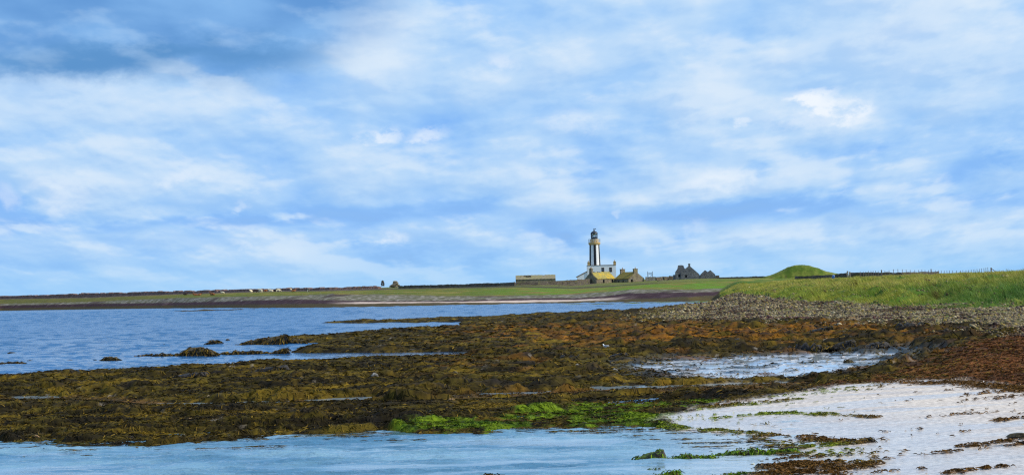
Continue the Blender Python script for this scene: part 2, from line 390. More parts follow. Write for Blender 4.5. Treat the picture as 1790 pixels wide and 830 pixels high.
# --- grass line on the right: where the beach ends
grass_d = np.interp(AX, [px_to_a(p) for p in (1150, 1225, 1256, 1290, 1350, 1470, 1560, 1700, 1790, 2400)], [9000, 9000, 395, 372, 250, 185, 160, 150, 146, 132]).astype(np.float32)[None, :]
s_grass = (GD - grass_d) + (8 * n_lo + 8 * n_md + 4 * n_hi) * np.clip(GD / 180, .6, 2)
m_grass = sstep(-1.0, 2.0, s_grass) * (GD < 640)

# --- seaweed relief: clumps, tilted slabs, ragged crests
m_weed = np.clip((1 - m_sand) * (1 - m_peb) * (1 - m_grass), 0, 1) * sstep(400, 330, GD)
m_weed *= sstep(24, 31, GD)
m_col = m_weed.copy(); m_weed = m_weed * sstep(.2, -1.4, s_sand)
near = sstep(300, 60, GD)
xr = GX * 0.97 + GY * 0.24; yr = -GX * 0.24 + GY * 0.97
P1 = 3.6
ph = xr / P1 + 0.9 * fbm(xr / 9.0, yr / 2.5, 3, 21) + yr * 0.13
fr = ph - np.floor(ph)
saw = fr * sstep(1.0, 0.88, fr)                                            # rises to the right, drops steeply
slab = saw * sstep(0.02, 0.34, fbm(xr / 6.0, yr / 2.4, 3, 33)) * 0.30
tfar = sstep(85, 150, GD)
bump = lerp(billow(GX / 0.9, GY / 1.2, 3, 41), billow(GX / 2.1, GY / 3.0, 3, 43), tfar)
fine = lerp(billow(GX / .22, GY / .36, 2, 55), billow(GX / .6, GY / 1.0, 2, 57), tfar)
ledge_n = fbm(xr / 6.5, yr / 1.7, 4, 221) + .25 * n_md
led = sstep(-.10, .06, ledge_n) + .8 * sstep(.28, .40, ledge_n)
edge_n = np.exp(-((ledge_n + .02) / .07) ** 2) + np.exp(-((ledge_n - .34) / .06) ** 2)
mats = sstep(0.3, -0.6, s_chan)                                             # 0 in the flat channel
flat = np.clip(mats * (1 - 0.85 * m_red) * (1 - m_wet), 0.0, 1)
H += m_weed * flat * (slab * lerp(.6, 1.1, sstep(.0, .06, GA)) * (1 - .45 * sstep(75, 90, GD) * sstep(.02, -.04, GA)) + (0.10 * bump - 0.03) * SC ** .3 + 0.08 * n_lo + (.12 * led - .07) * (1 - .4 * sstep(75, 90, GD) * sstep(.02, -.04, GA)))
mound = np.maximum(fbm(xr / 3.0, yr / 1.5, 3, 241), -.25)
H += m_weed * flat * .18 * mound * lerp(.75, 1.0, sstep(52, 60, GD)) * (1 - .35 * sstep(75, 90, GD) * sstep(.02, -.04, GA))
H += m_weed * (0.3 + 0.7 * mats) * 0.05 * fine * np.sqrt(SC)
H = np.where(s_green > 0, .06 + (H - .06) * lerp(1.0, .38, sstep(0, 1.0, s_green)), H)
H += m_weed * m_red * (0.05 * bump + 0.05 * n_md)
ch0 = m_weed * (1 - mats) * (1 - m_red); H = H * (1 - ch0) + (0.015 + .03 * n_md + .02 * fine) * ch0
for C, wd, k in ((C2, 1.8, 1.0), (C3, 3.0, 1.0), (C4, 3.2, 1.0)):
    pl = ptsd(C); zz = [at(*c).z for c in C]
    dl, vv = line_dist(pl, zz)
    rag = 0.74 + 0.30 * np.clip(n_md * 0.9 + saw * 0.6, -.6, .8) + 0.08 * n_hi
    crest = vv * np.exp(-(dl / wd) ** 2) * rag
    H = np.where(crest > H, crest, H)
FRONT = [(410, 614, 113), (440, 609.5, 114), (470, 607, 114.5), (505, 606, 115), (560, 601, 118), (640, 597, 121), (720, 594, 124)]
dl, vv = line_dist(ptsd(FRONT), [at(*c).z for c in FRONT])
crest = vv * np.exp(-(dl / 1.8) ** 2) * (0.78 + 0.35 * np.clip(n_md + saw * .6, -.6, .8)); H = np.maximum(H, np.where(m_weed > .3, crest, -9))
R1 = [(-300, 712, 50), (0, 700, 53), (100, 700, 53.5), (300, 711, 52), (450, 712, 52), (600, 708, 53), (760, 700, 54), (880, 697, 54.5)]
dl, vv = line_dist(ptsd(R1), [at(*c).z for c in R1])
crest = np.clip(vv, .08, .24) * np.exp(-(dl / 1.5) ** 2) * (0.7 + 0.5 * np.clip(n_md + saw * .5, -.6, .8)); H = np.maximum(H, crest * m_weed)

# keep the near beds low enough that the lanes of water behind them stay in view
pxa = CX + FPX * GA
for pts, back, gap in (([(-900, 68), (-300, 67), (0, 66.8), (130, 66), (260, 61.2), (460, 61.4), (580, 61), (700, 60), (880, 60), (960, 62.5), (1060, 64.5), (1170, 66)], 14, .6),
                       ([(-900, 130), (300, 118), (400, 115.5), (600, 110.5), (800, 106.5), (900, 106)], 24, 3.0), ([(480, 232), (600, 229), (800, 212)], 85, 6.0)):
    dc = np.interp(pxa, [q[0] for q in pts], [q[1] for q in pts]); on = (pxa > pts[0][0]) & (pxa < pts[-1][0])
    lim_ = EYE * (1 - GD / (dc - gap * .5)) - .035
    H = np.where(on & (GD > dc - back) & (GD < dc - gap) & (H > lim_), np.maximum(lim_, .012), H)
# --- carve the water
def carve(H, s, w, depth):
    m = sstep(-w, w, s); return H * (1 - m) - depth * m
slope = 0.010 - 0.028 * s_lag
H = np.where(slope < H, slope * m_sand + H * (1 - m_sand), H)
lag_w = lerp(.25, 1.6, m_sand); lag_m = sstep(-lag_w * .1, lag_w, s_lag)
wS = np.clip(GD / 160.0, .4, 1.4)
far_w = np.clip(GD / 70.0, .45, 2.0)
H = H * (1 - lag_m * (1 - 0)) + lag_m * (-0.04 - 0.25 * sstep(0.3, 4, s_lag))
t = sstep(-far_w, far_w, s_sea); H = H * (1 - t) - 0.45 * t
pool_m = np.zeros_like(H)
for pl, k in POOLS:
    s = sdf(pts0(pl)) + warp * 1.3 - .3
    t = sstep(-.9, .2, s); H = H * (1 - t) - 0.12 * k * t; pool_m = np.maximum(pool_m, sstep(-3, -1, s))
wetH = -0.012 + 0.17 * np.maximum(fbm(GX / 1.1, GY / 2.6, 4, 71) - 0.04, -.05) + 0.03 * n_md
H = H * (1 - m_wet) + wetH * m_wet
# sand ripples and runnels
run = fbm(GX / 5.0 + GY * .05, GY / 1.3, 3, 81)
H += m_sand * (0.022 * run + 0.01 * n_md) * (1 - lag_m)
# grassy bank hummocks
terr = fbm(GX / 8, GY / 11, 4, 92)
H += m_grass * (0.45 * sstep(-.08, .10, terr) - .2) * sstep(2, 10, s_grass) * sstep(75, 35, s_grass)
H += m_grass * (0.55 * fbm(GX / 4, GY / 7, 4, 91) + 0.16 * n_md) * sstep(0, 12, s_grass) * sstep(500, 300, GD)
H += m_peb * 0.10 * n_md

# ------------------------------------------------------------------ far island: layered knots per direction
# per column: (pixel row, metres behind the waterline)
FK = [   # px, waterline, weed top, dark top, stones top, green top, wall foot, silhouette, ground far behind
(-500, 556, 552, 546, 543.5, 535.4, 534.6, 534, 533), (0, 543, 539, 533.5, 531, 523, 522.4, 522, 521.4), (150, 540.5, 536, 530.8, 527.5, 520.6, 520, 519.6, 519), (300, 538.6, 533.5, 529, 520.5, 515, 514, 513.6, 513),
    (450, 538.6, 532, 524.5, 517.5, 510.5, 509.4, 509, 508), (520, 538.4, 531, 523, 516, 509.5, 508, 507.4, 506.6), (580, 538, 531.2, 525, 513, 508.5, 507, 506.4, 505.6), (700, 535.5, 529.5, 526.2, 515, 505.8, 504, 503, 501), (800, 533.5, 528.6, 525.5, 517.5, 504.2, 502.6, 501.6, 499),
    (900, 531.5, 528.6, 521.5, 517, 502, 499.6, 498.8, 494), (1000, 529.5, 526.5, 521.5, 514, 504.8, 502.4, 500.2, 489.4), (1060, 529, 525, 517, 510, 501.5, 499.6, 498.6, 488.5), (1100, 528.5, 523, 512, 505.5, 498.5, 497.6, 497.0, 488.5),
    (1150, 528, 521, 511.5, 506, 495.5, 493.6, 493.0, 487), (1200, 527.5, 518, 511, 506.5, 493.5, 491.4, 490.6, 485.6), (1300, 524, 514.5, 508, 503, 489.6, 487.4, 487, 483.8), (1500, 520, 510, 504, 499, 486, 482, 480.5, 480), (1900, 512, 502, 496, 490, 478, 474, 473, 473)]
OFF = [0, 14, 34, 62, 150, 260, 300, 999]
ka = np.array([px_to_a(f[0]) for f in FK])
KD, KZ = [], []
for f in FK:
    p0 = at0(f[0], f[1]); y0 = min(p0.y, 1000)
    reach = min(1.0, max(.4, (1000 - y0) / 400.0))
    ds, zs = [], []
    for row, o in zip(f[1:], OFF):
        Y = y0 + o * reach if o < 400 else max(905 + .1 * y0, ds[-1] + 60)
        ds.append(Y); zs.append(at(f[0], row, Y).z)
    KD.append(ds); KZ.append(zs)
KD, KZ = np.array(KD), np.array(KZ)
KD_i = np.stack([np.interp(AX, ka, KD[:, k]) for k in range(8)], 1); KZ_i = np.stack([np.interp(AX, ka, KZ[:, k]) for k in range(8)], 1)
Hf = np.empty_like(H); LV = np.empty_like(H)
for j in range(NA):
    kd = np.concatenate([[KD_i[j, 0] - 40], KD_i[j], [KD_i[j, 7] + 500, 9000, 12000]]); kz = np.concatenate([[-1.4], KZ_i[j], [KZ_i[j, 7] - 4.5, -3, -3]])
    Hf[:, j] = np.interp(DX, kd, kz)
    LV[:, j] = np.interp(DX, kd, [-1, 0, 1, 2, 3, 4, 5, 6, 7, 8, 9, 10])
fn = fbm(GX / 16, GY / 16, 4, 101); fn2 = fbm(GX / 5.0, GY / 6, 3, 102)
Hf += sstep(-0.2, 0.6, LV) * (0.25 * fn + 0.12 * fn2) * sstep(6.5, 5.5, LV) 
# the thin green spit inside the bay
SP = [(900, 535.2, 0), (980, 532.6, 0), (1100, 530.5, 0), (1200, 528.8, 0), (1300, 526.5, 0)]
spl = pts0([(p[0], p[1]) for p in SP]); dl, vv = line_dist(spl, [0.04, 0.12, 0.2, 0.25, 0.3])
_e = np.exp(-(dl / 5.0) ** 2); spit = vv * _e * (1 + 0.5 * fn2) - .5 * (1 - _e); spit_m = (spit > 0.05) & (GD > 340)
Hf = np.where((spit > Hf) & (GD > 330), spit, Hf)
isfar = (Hf > H) & (GD > 330)
H = np.where(isfar, Hf, H)
HGT = H

def ground_z(X, Y):
    a = np.asarray(X) / np.asarray(Y)
    i = np.interp(Y, DX, np.arange(ND)); j = np.interp(a, AX, np.arange(NA))
    i0 = np.clip(i.astype(int), 0, ND - 2); j0 = np.clip(j.astype(int), 0, NA - 2); fi = i - i0; fj = j - j0
    return (H[i0, j0] * (1 - fi) * (1 - fj) + H[i0 + 1, j0] * fi * (1 - fj) + H[i0, j0 + 1] * (1 - fi) * fj + H[i0 + 1, j0 + 1] * fi * fj)
def gz(x, y): return float(ground_z(np.array([x]), np.array([y]))[0])
def pick(G, X, Y):
    a = X / Y
    i = np.clip(np.rint(np.interp(Y, DX, np.arange(ND))).astype(int), 0, ND - 1); j = np.clip(np.rint(np.interp(a, AX, np.arange(NA))).astype(int), 0, NA - 1)
    return G[i, j]

# ------------------------------------------------------------------ ground colour (what each patch is made of)
def C(*c): return np.array(c, np.float32)[None, None, :]
def mixc(a, b, t): return a + (b - a) * t[..., None]
w_dark, w_olive, w_gold, w_orange, w_red = C(.014, .0105, .004), C(.062, .046, .006), C(.19, .118, .009), C(.26, .095, .006), C(.125, .045, .014)
pal = fbm(GX / 4.5, GY / 7.0, 4, 111); pal2 = fbm(GX / 1.3, GY / 1.7, 4, 112); pal3 = fbm(GX / .35, GY / .5, 3, 113)
wc = mixc(w_dark + 0 * GX[..., None], w_olive, sstep(-.45, .15, pal2 * .7 + pal3 * .5 + (bump - .3) * .6))
pm = fbm(xr / 3.4, yr / 1.3, 4, 251)
wc = mixc(wc, w_dark, sstep(-.02, .30, pm) * .92)
wc = mixc(wc, w_gold, sstep(.10, .45, -pm) * .36)
wc = mixc(wc, w_gold, sstep(.05, .75, pal * .5 + pal2 * .5 + pal3 * .45) * .8)
m_or = sstep(-4, 5, s_orange)
wc = mixc(wc, w_orange, m_or * sstep(-.35, .25, pal2 + .5 * pal3) * .9)
m_rust = sstep(.05, .45, fbm(GX / 7, GY / 4, 4, 271) + .35 * pal2) * sstep(-.08, .02, GA) * sstep(58, 66, GD) * sstep(240, 150, GD)
wc = mixc(wc, C(.17, .072, .010), m_rust * .75)
rgt = sstep(.03, .12, GA) * sstep(62, 100, GD) * sstep(140, 110, GD) * (1 - m_or)
wc = mixc(wc, w_dark, rgt * .45)
wc = mixc(wc, mixc(w_olive + 0 * GX[..., None], w_red, sstep(-.4, .3, pal2 * .6 + pal3 * .6 + sstep(.2, .27, GA) * .5)), m_red * .85)
wc = mixc(wc, C(.011, .009, .006), np.clip(edge_n, 0, 1) * flat * sstep(-.5, .1, pal2) * .85)
wc = mixc(wc, C(.085, .060, .008), sstep(.05, .30, ledge_n) * sstep(.3, .1, ledge_n) * flat * .5)
wc = wc * (1 + .42 * np.clip(fbm(GX / 11, GY / 5, 3, 261) * 1.3, -1, 1))[..., None]
slabm = sstep(.10, .2, slab) * m_weed * sstep(-.2, .3, pal2)
wc = mixc(wc, C(.020, .017, .015), slabm * .7)
stone = sstep(.62, .8, fbm(GX / .5, GY / .6, 2, 131)) * sstep(0, .3, pal)
wc = mixc(wc, C(.20, .17, .13), stone * .8)
ch = (1 - mats) * m_weed
wc = mixc(wc, mixc(C(.05, .034, .012) + 0 * GX[..., None], C(.12, .06, .018), sstep(-.3, .5, pal2 + pal3)), ch * .8)
m_green = sstep(-.3, .3, s_green) * sstep(-.32, .12, pal2 * .7 + pal3 * .6 + .8 * fbm(GX / 2.4, GY / .9, 3, 231))
wc = mixc(wc, mixc(C(.028, .060, .004) + 0 * GX[..., None], C(.110, .165, .007), sstep(-.3, .5, pal3 + pal2)), m_green * .95)
sandc = mixc(C(.53, .465, .40) + 0 * GX[..., None], C(.445, .405, .375), sstep(-.4, .5, run))
col = mixc(wc, sandc, m_sand)
# weed scraps strewn on the sand
xs_, ys_ = GX * .96 + GY * .28, GY * .96 - GX * .28
scr = .85 * fbm(xs_ / .17, ys_ / .22, 3, 141) + .75 * fbm(xs_ / 4.5, ys_ / .75, 4, 142)
sc_edge = sstep(4, -1, s_sand) * .45 + .30 * sstep(.20, .265, GA) * sstep(38, 50, GD) + .16 * sstep(34, 30, GD) + .28 * np.exp(-((GX / GY - px_to_a(1400)) / .045) ** 2) * sstep(44, 36, GD) + .08
trail = np.zeros_like(H)
for tl, wd in (([(1160, 742), (1240, 748), (1300, 752), (1350, 757), (1400, 762), (1470, 768)], .30), ([(1340, 810), (1400, 805), (1450, 812), (1520, 815)], .20), ([(1300, 829), (1370, 819), (1440, 822), (1530, 806)], .17), ([(1380, 776), (1440, 774), (1500, 771)], .2),
               ([(1235, 713), (1330, 712), (1390, 706)], .35), ([(1560, 676), (1640, 682), (1720, 690), (1800, 700)], .5), ([(1700, 782), (1800, 770)], .22), ([(1640, 793), (1800, 779)], .15), ([(1740, 742), (1800, 737)], .2), ([(1650, 828), (1740, 820)], .15), ([(1330, 725), (1450, 728), (1520, 733)], .3)):
    dl, _ = line_dist(pts0(tl, .08)); trail = np.maximum(trail, np.exp(-((dl + .22 * n_hi + .12 * n_md) / wd) ** 2))
scr = scr + trail * .85
m_sand = np.maximum(m_sand, sstep(.3, .6, trail) * (s_sand > -.5)); H = np.maximum(H, np.where(trail > .3, .018 * trail + .02 * np.clip(n_hi, 0, 1), -9))
m_scr = m_sand * sstep(.84, .96, scr + sc_edge)
scrc = mixc(C(.10, .05, .012) + 0 * GX[..., None], C(.13, .17, .012), sstep(-.25, .2, n_lo) * sstep(1560, 1440, CX + FPX * GA))
col = mixc(col, scrc, m_scr)
H += m_scr * 0.02
# wet flat
wb = sstep(.0, .05, H)
col = mixc(col, mixc(C(.48, .47, .47) + 0 * GX[..., None], wc * 1.0, wb), m_wet * (1 - m_green))
# lagoon floor sand
col = mixc(col, C(.45, .52, .45), sstep(.6, 1.6, s_lag))
pebc = mixc(C(.12, .095, .06) + 0 * GX[..., None], C(.24, .20, .12), sstep(-.4, .5, pal2 + pal3))
pebc = mixc(pebc, C(.05, .035, .03), sstep(.25, .5, fbm(GX / 9, GY / 5, 3, 151)) * .7)
pebc = mixc(pebc, C(.14, .17, .03), sstep(.28, .55, fbm(GX / 4, GY / 9, 3, 152)) * .8)
col = mixc(col, pebc, m_peb)
gp = fbm(GX / 8, GY / 22, 4, 161); gp2 = fbm(GX / 1.5, GY / 4, 3, 162)
gc = mixc(C(.055, .105, .012) + 0 * GX[..., None], C(.15, .17, .025), sstep(-.3, .5, gp + .5 * gp2))
gc = mixc(gc, C(.24, .19, .045), sstep(.15, .7, gp - .3 * gp2 + .25 * sstep(10, 60, s_grass)) * .7)
col = mixc(col, gc, m_grass)
# far island layers
lv = LV + .22 * fn + .25 * fn2
def layer(lo, hi): return sstep(lo - .08, lo + .08, lv) * sstep(hi + .08, hi - .08, lv)
f3 = fbm(GX / 1.6, GY / 2.0, 3, 171)
fc = np.broadcast_to(C(.060, .046, .020), col.shape).copy()
pxg = CX + FPX * GA
fc = mixc(fc, C(.085, .065, .018), sstep(-.2, .5, fn2) * sstep(640, 760, pxg) * .8)
purple = mixc(C(.040, .020, .022) + 0 * GX[..., None], C(.085, .050, .050), sstep(.0, .8, fn2 * .6 + f3 * .7))
sand_f = C(.50, .39, .32)
sandy = sstep(560, 640, pxg) * sstep(1120, 1020, pxg)
fc = mixc(fc, mixc(purple, sand_f, sandy * sstep(.25, -.1, fn2 * .5 + fn * .5 + .9 * (sstep(1.25, 1.75, LV) - .4))), layer(1, 2))
stone_f = mixc(C(.10, .095, .055) + 0 * GX[..., None], C(.26, .23, .20), sstep(-.1, .6, f3 + .4 * fn2))
stone_f = mixc(stone_f, purple, sstep(.1, .5, fn) * .7)
fc = mixc(fc, stone_f, layer(2, 3))
green_f = mixc(C(.085, .105, .014) + 0 * GX[..., None], C(.18, .15, .035), sstep(-.2, .55, fn + .5 * fn2))
green_f = mixc(green_f, mixc(C(.075, .068, .020) + 0 * GX[..., None], C(.12, .11, .022), sstep(-.3, .5, fn2 + f3 * .6)), sstep(420, 180, pxg) * .8)
green_f = mixc(green_f, C(.10, .19, .014), sstep(760, 1000, pxg) * sstep(.3, -.2, fn) * .9)
green_f = mixc(green_f, C(.035, .045, .015), sstep(.25, .6, fn2) * .6)
fc = mixc(fc, green_f, layer(3, 4.05))
top_f = mixc(C(.060, .040, .035) + 0 * GX[..., None], C(.16, .13, .11), sstep(-.1, .7, f3 + .3 * fn2))
top_f = mixc(top_f, C(.055, .055, .02), sstep(560, 760, pxg) * .7)
top_f = mixc(top_f, green_f, sstep(1120, 1180, pxg) * .8)
fc = mixc(fc, top_f, sstep(4.0, 4.2, lv))
fc = mixc(fc, C(.12, .13, .03), sstep(4.93, 4.99, LV) * .8)
fc = np.where(spit_m[..., None] & (spit >= Hf - 1e-6)[..., None], C(.10, .13, .02), fc)
col = np.where(isfar[..., None], fc, col)
col *= (1 + .30 * np.clip(fbm(GX / .12, GY / .25, 2, 181), -1, 1) * near)[..., None]
col = np.clip(col, .004, .8)
strk = fbm(xs_ / 9.0, ys_ / 1.5, 3, 145)
wetness = np.clip(m_sand * np.maximum(sstep(.22, .06, H + .05 * run), sstep(.12, .35, strk) * .9) + m_wet, 0, 1) * .9
wetness = np.where(isfar, 0, wetness) * (1 - m_peb) * (1 - m_grass) * (1 - m_scr)

V = np.stack([GX, GY, H], -1).reshape(-1, 3)
I = np.arange(NA * ND).reshape(ND, NA)
Q = np.stack([I[:-1, :-1], I[:-1, 1:], I[1:, 1:], I[1:, :-1]], -1).reshape(-1, 4)

def mat_ground():
    m = bpy.data.materials.new('ground_cover'); m.use_nodes = True
    T = NT(m.node_tree); b = T.n['Principled BSDF']
    a = T.add('ShaderNodeAttribute', attribute_name='cover'); w = T.add('ShaderNodeAttribute', attribute_name='wet')
    g = T.add('ShaderNodeNewGeometry')
    n1 = T.noise(g.outputs['Position'], 9.0, 5, .65)
    n2 = T.noise(g.outputs['Position'], 28.0, 3, .6)
    k = T.math('MULTIPLY', T.lin(n1, .25, .75, .72, 1.3), T.lin(n2, .25, .75, .82, 1.2))
    k3 = T.comb(k, k, k)
    T.put(b.inputs['Base Color'], T.mix(1.0, a.outputs['Color'], k3, 'MULTIPLY'))
    T.put(b.inputs['Roughness'], T.lin(w.outputs['Fac'], 0, 1, .88, .12))
    T.put(b.inputs['Specular IOR Level'], T.lin(w.outputs['Fac'], 0, 1, .06, .5))
    bp = T.add('ShaderNodeBump'); bp.inputs['Strength'].default_value = .5; bp.inputs['Distance'].default_value = .03
    T.put(bp.inputs['Height'], n1); T.put(b.inputs['Normal'], bp.outputs[0])
    return m
ground = mesh_np('ground', V, Q, mat_ground(), True, {'cover': col.reshape(-1, 3), 'wet': wetness.reshape(-1)})
tag(ground, kind='structure')

# ------------------------------------------------------------------ water
def build_water():
    a = np.concatenate([-(0.29 + np.cumsum(np.geomspace(.002, .12, 16)))[::-1], np.arange(-.29, .2901, .0011), 0.29 + np.cumsum(np.geomspace(.002, .12, 16))])
    d = [8.0]
    while d[-1] < 29: d.append(d[-1] + .5)
    while d[-1] < 700: d.append(d[-1] + min(.30 * d[-1] ** 2 / 11022, 1.3))
    while d[-1] < 14000: d.append(d[-1] * 1.2)
    d = np.array(d); A, D = np.meshgrid(a, d); X, Y = A * D, D
    # wind ripples over a longer swell; crests lie across the view
    wv = 0.095 * fbm(X / 1.3 + Y * .12, Y / .42, 4, 201) * sstep(130, 40, D) + .075 * fbm(X / 2.0, Y / .95, 3, 202) * sstep(20, 60, D) + .15 * fbm(X / 4.0, Y / 2.6, 3, 203) * sstep(70, 160, D) + .22 * fbm(X / 9.0, Y / 6.0, 3, 207) * sstep(200, 400, D)
    wv = wv + 0.012 * fbm(X / 2.8 + Y * .3, Y / .8, 2, 204)
    calm = np.maximum(sstep(.1, .5, fbm(X / 12, Y / 5, 3, 205)) * .5, sstep(-.15, .35, fbm(X / 5 + Y * .2, Y / 1.3, 3, 206)) * .9 * sstep(65, 50, D))
    amp = (1 - calm) * sstep(950, 600, D)
    # shelter: pools, inlet and the wet flat stay nearly still
    hh = pick(np.maximum(np.maximum(m_wet, pool_m), sstep(-1.5, .5, s_chan)), X, np.clip(Y, DX[0], DX[-1]))
    inlet = sstep(118, 112, D) * sstep(84, 88, D)
    amp = amp * (1 - .97 * hh) * (1 - .85 * inlet * sstep(-.17, -.08, A))
    Z = wv * amp
    shallow = np.maximum(sstep(62, 44, D), hh)
    Yc = np.clip(Y, DX[0], DX[-1]); osd = np.maximum(sstep(5.5, 0, pick(s_lag, X, Yc)) * sstep(px_to_a(1050), px_to_a(1300), A), hh * .55)
    V = np.stack([X, Y, Z], -1).reshape(-1, 3)
    n, m_ = A.shape; I = np.arange(n * m_).reshape(n, m_)
    Q = np.stack([I[:-1, :-1], I[:-1, 1:], I[1:, 1:], I[1:, :-1]], -1).reshape(-1, 4)
    m = bpy.data.materials.new('sea_water'); m.use_nodes = True
    T = NT(m.node_tree); b = T.n['Principled BSDF']
    s = T.add('ShaderNodeAttribute', attribute_name='shallow')
    g = T.add('ShaderNodeNewGeometry'); mp = T.add('ShaderNodeMapping'); mp.inputs['Scale'].default_value = (.22, .5, 1)
    T.l.new(g.outputs['Position'], mp.inputs[0])
    n0 = T.noise(mp.outputs[0], .8, 4, .6)
    tint = T.mix(T.ss(n0, .35, .65), (.05, .145, .23), (.17, .30, .38))
    sa = T.add('ShaderNodeAttribute', attribute_name='sand_sky_pale')
    tint = T.mix(sa.outputs['Fac'], tint, (.36, .42, .45))  # pale body: sand below, plus sky reflection painted into the still pools
    T.put(b.inputs['Base Color'], T.mix(s.outputs['Fac'], (.006, .075, .20), tint))
    ra = T.add('ShaderNodeAttribute', attribute_name='chop_far'); T.put(b.inputs['Roughness'], T.lin(ra.outputs['Fac'], 0, 1, .05, .17)); b.inputs['IOR'].default_value = 1.333
    mp2 = T.add('ShaderNodeMapping'); mp2.inputs['Scale'].default_value = (.5, 1.0, 1); T.l.new(g.outputs['Position'], mp2.inputs[0])
    h = T.math('ADD', T.noise(mp2.outputs[0], 2.2, 5, .62), T.math('MULTIPLY', T.noise(mp2.outputs[0], 9, 3, .6), .35))
    calm_a = T.add('ShaderNodeAttribute', attribute_name='chop')
    bp = T.add('ShaderNodeBump'); bp.inputs['Distance'].default_value = .16
    T.put(bp.inputs['Strength'], T.math('MULTIPLY', calm_a.outputs['Fac'], .9))
    T.put(bp.inputs['Height'], h); T.put(b.inputs['Normal'], bp.outputs[0])
    o = mesh_np('water', V, Q, m, True, {'shallow': shallow.reshape(-1), 'sand_sky_pale': osd.reshape(-1), 'chop_far': (sstep(90, 220, D) * (1 - inlet * .8)).reshape(-1), 'chop': np.clip(np.maximum(amp, sstep(180, 300, D)) * (1 - .8 * hh), 0.004, 1).reshape(-1)})
    tag(o, kind='structure')
build_water()
# ------------------------------------------------------------------ materials
def mat_attr(name, rough=.7, spec=.3, transl=0.0, vary=.3, scale=6.0):
    m = bpy.data.materials.new(name); m.use_nodes = True
    T = NT(m.node_tree); b = T.n['Principled BSDF']
    a = T.add('ShaderNodeAttribute', attribute_name='tint')
    g = T.add('ShaderNodeNewGeometry')
    k = T.lin(T.noise(g.outputs['Position'], scale, 3), .25, .75, 1 - vary, 1 + vary)
    c = T.mix(1.0, a.outputs['Color'], T.comb(k, k, k), 'MULTIPLY')
    T.put(b.inputs['Base Color'], c); b.inputs['Roughness'].default_value = rough; b.inputs['Specular IOR Level'].default_value = spec
    if transl:
        tr = T.add('ShaderNodeBsdfTranslucent'); T.put(tr.inputs['Color'], c)
        mx = T.add('ShaderNodeMixShader'); mx.inputs[0].default_value = transl
        T.l.new(b.outputs[0], mx.inputs[1]); T.l.new(tr.outputs[0], mx.inputs[2])
        T.l.new(mx.outputs[0], T.n['Material Output'].inputs[0])
    return m

# ------------------------------------------------------------------ seaweed fronds lying over the reefs
def strips(name, X, Y, ang, L, Wd, lift, tint, mat, nsec=4, up=.02, zfun=ground_z, tilt=1.0, parent=None):
    n = len(X); secs = []
    ca_, sa_ = np.cos(ang), np.sin(ang)
    phi = (RS.rand(n) * 1.1 + .15) * np.where(RS.rand(n) < .5, -1, 1) * tilt
    curl = (RS.rand(n) - .5) * 1.4
    for k in range(nsec):
        t = k / (nsec - 1.0)
        aa = ang + curl * t
        x = X + np.cos(aa) * L * t; y = Y + np.sin(aa) * L * t
        z = zfun(x, y) + up + lift * 4 * t * (1 - t)
        w = Wd * (0.55 + .9 * math.sin(math.pi * min(t * .8 + .15, 1))) * .5
        px_, py_ = -np.sin(aa) * np.cos(phi) * w, np.cos(aa) * np.cos(phi) * w; pz_ = np.sin(phi) * w
        secs.append(np.stack([np.stack([x - px_, y - py_, z - pz_], -1), np.stack([x + px_, y + py_, z + pz_], -1)], 1))
    Vv = np.stack(secs, 1)                     # n, nsec, 2, 3
    base = (np.arange(n) * nsec * 2)[:, None, None]
    q = np.array([[2 * k, 2 * k + 1, 2 * k + 3, 2 * k + 2] for k in range(nsec - 1)])[None]
    Qq = (base + q).reshape(-1, 4)
    tt = np.repeat(tint, nsec * 2, axis=0)
    return mesh_np(name, Vv.reshape(-1, 3), Qq, mat, True, {'tint': tt}, parent)

def screen_samples(n, y0, y1, p0=-200, p1=2080):
    px = RS.uniform(p0, p1, n); yr_ = RS.uniform(y0, y1, n)
    d = 11022.0 / yr_
    return (px - CX) / FPX * d, d
M_weed = mat_attr('wet_wrack', .7, .06, .10, .35, 8)
X, Y = screen_samples(370000, 34, 300)
mw = pick(m_col * (1 - .75 * m_wet) * (1 - .6 * ch0), X, Y) * (pick(H, X, Y) > 0.0)
keep = RS.rand(len(X)) < mw * .8
X, Y = X[keep], Y[keep]
c0 = pick(col, X, Y); n = len(X)
gsel = pick(m_green, X, Y)
vr = RS.rand(n)
tint = c0 * (0.6 + .9 * vr[:, None] ** 1.5)
gold = (RS.rand(n) < .10 + .14 * np.clip(pick(-pm, X, Y), -.5, .8)) & (gsel < .2)
tint[gold] = np.array([.155, .10, .014]) * (.5 + .8 * RS.rand(gold.sum()))[:, None]
dark = (RS.rand(n) < .15) & (gsel < .2)
tint[dark] = np.array([.018, .014, .008]) * (.6 + .8 * RS.rand(dark.sum()))[:, None]
sc_ = np.clip(Y / 55, .7, 3.2)
gxx = ground_z(X + .12, Y) - ground_z(X - .12, Y); gyy = ground_z(X, Y + .12) - ground_z(X, Y - .12)
ang = np.arctan2(-gyy - .015, -gxx) + RS.normal(0, .75, n)
weed = strips('seaweed', X, Y, ang, (.07 + .15 * RS.rand(n)) * sc_, (.010 + .016 * RS.rand(n)) * sc_, (.006 + .03 * RS.rand(n) ** 2) * np.sqrt(sc_), np.clip(tint, .003, .5), M_weed)
tag(weed, kind='stuff')

# scraps of weed stranded on the sand and floating at its edge
X, Y = screen_samples(260000, 150, 345, 1000, 1950)
ms = pick(m_scr, X, Y); keep = ms > .4
X, Y = X[keep], Y[keep]; n = len(X)
tint = pick(col, X, Y) * (.45 + 1.1 * RS.rand(n))[:, None]
wr = strips('stranded_seaweed', X, Y, RS.rand(n) * 2 * math.pi, .04 + .10 * RS.rand(n), .010 + .014 * RS.rand(n), .006 + .025 * RS.rand(n) ** 2, np.clip(tint, .004, .5), M_weed)
tag(wr, kind='stuff')

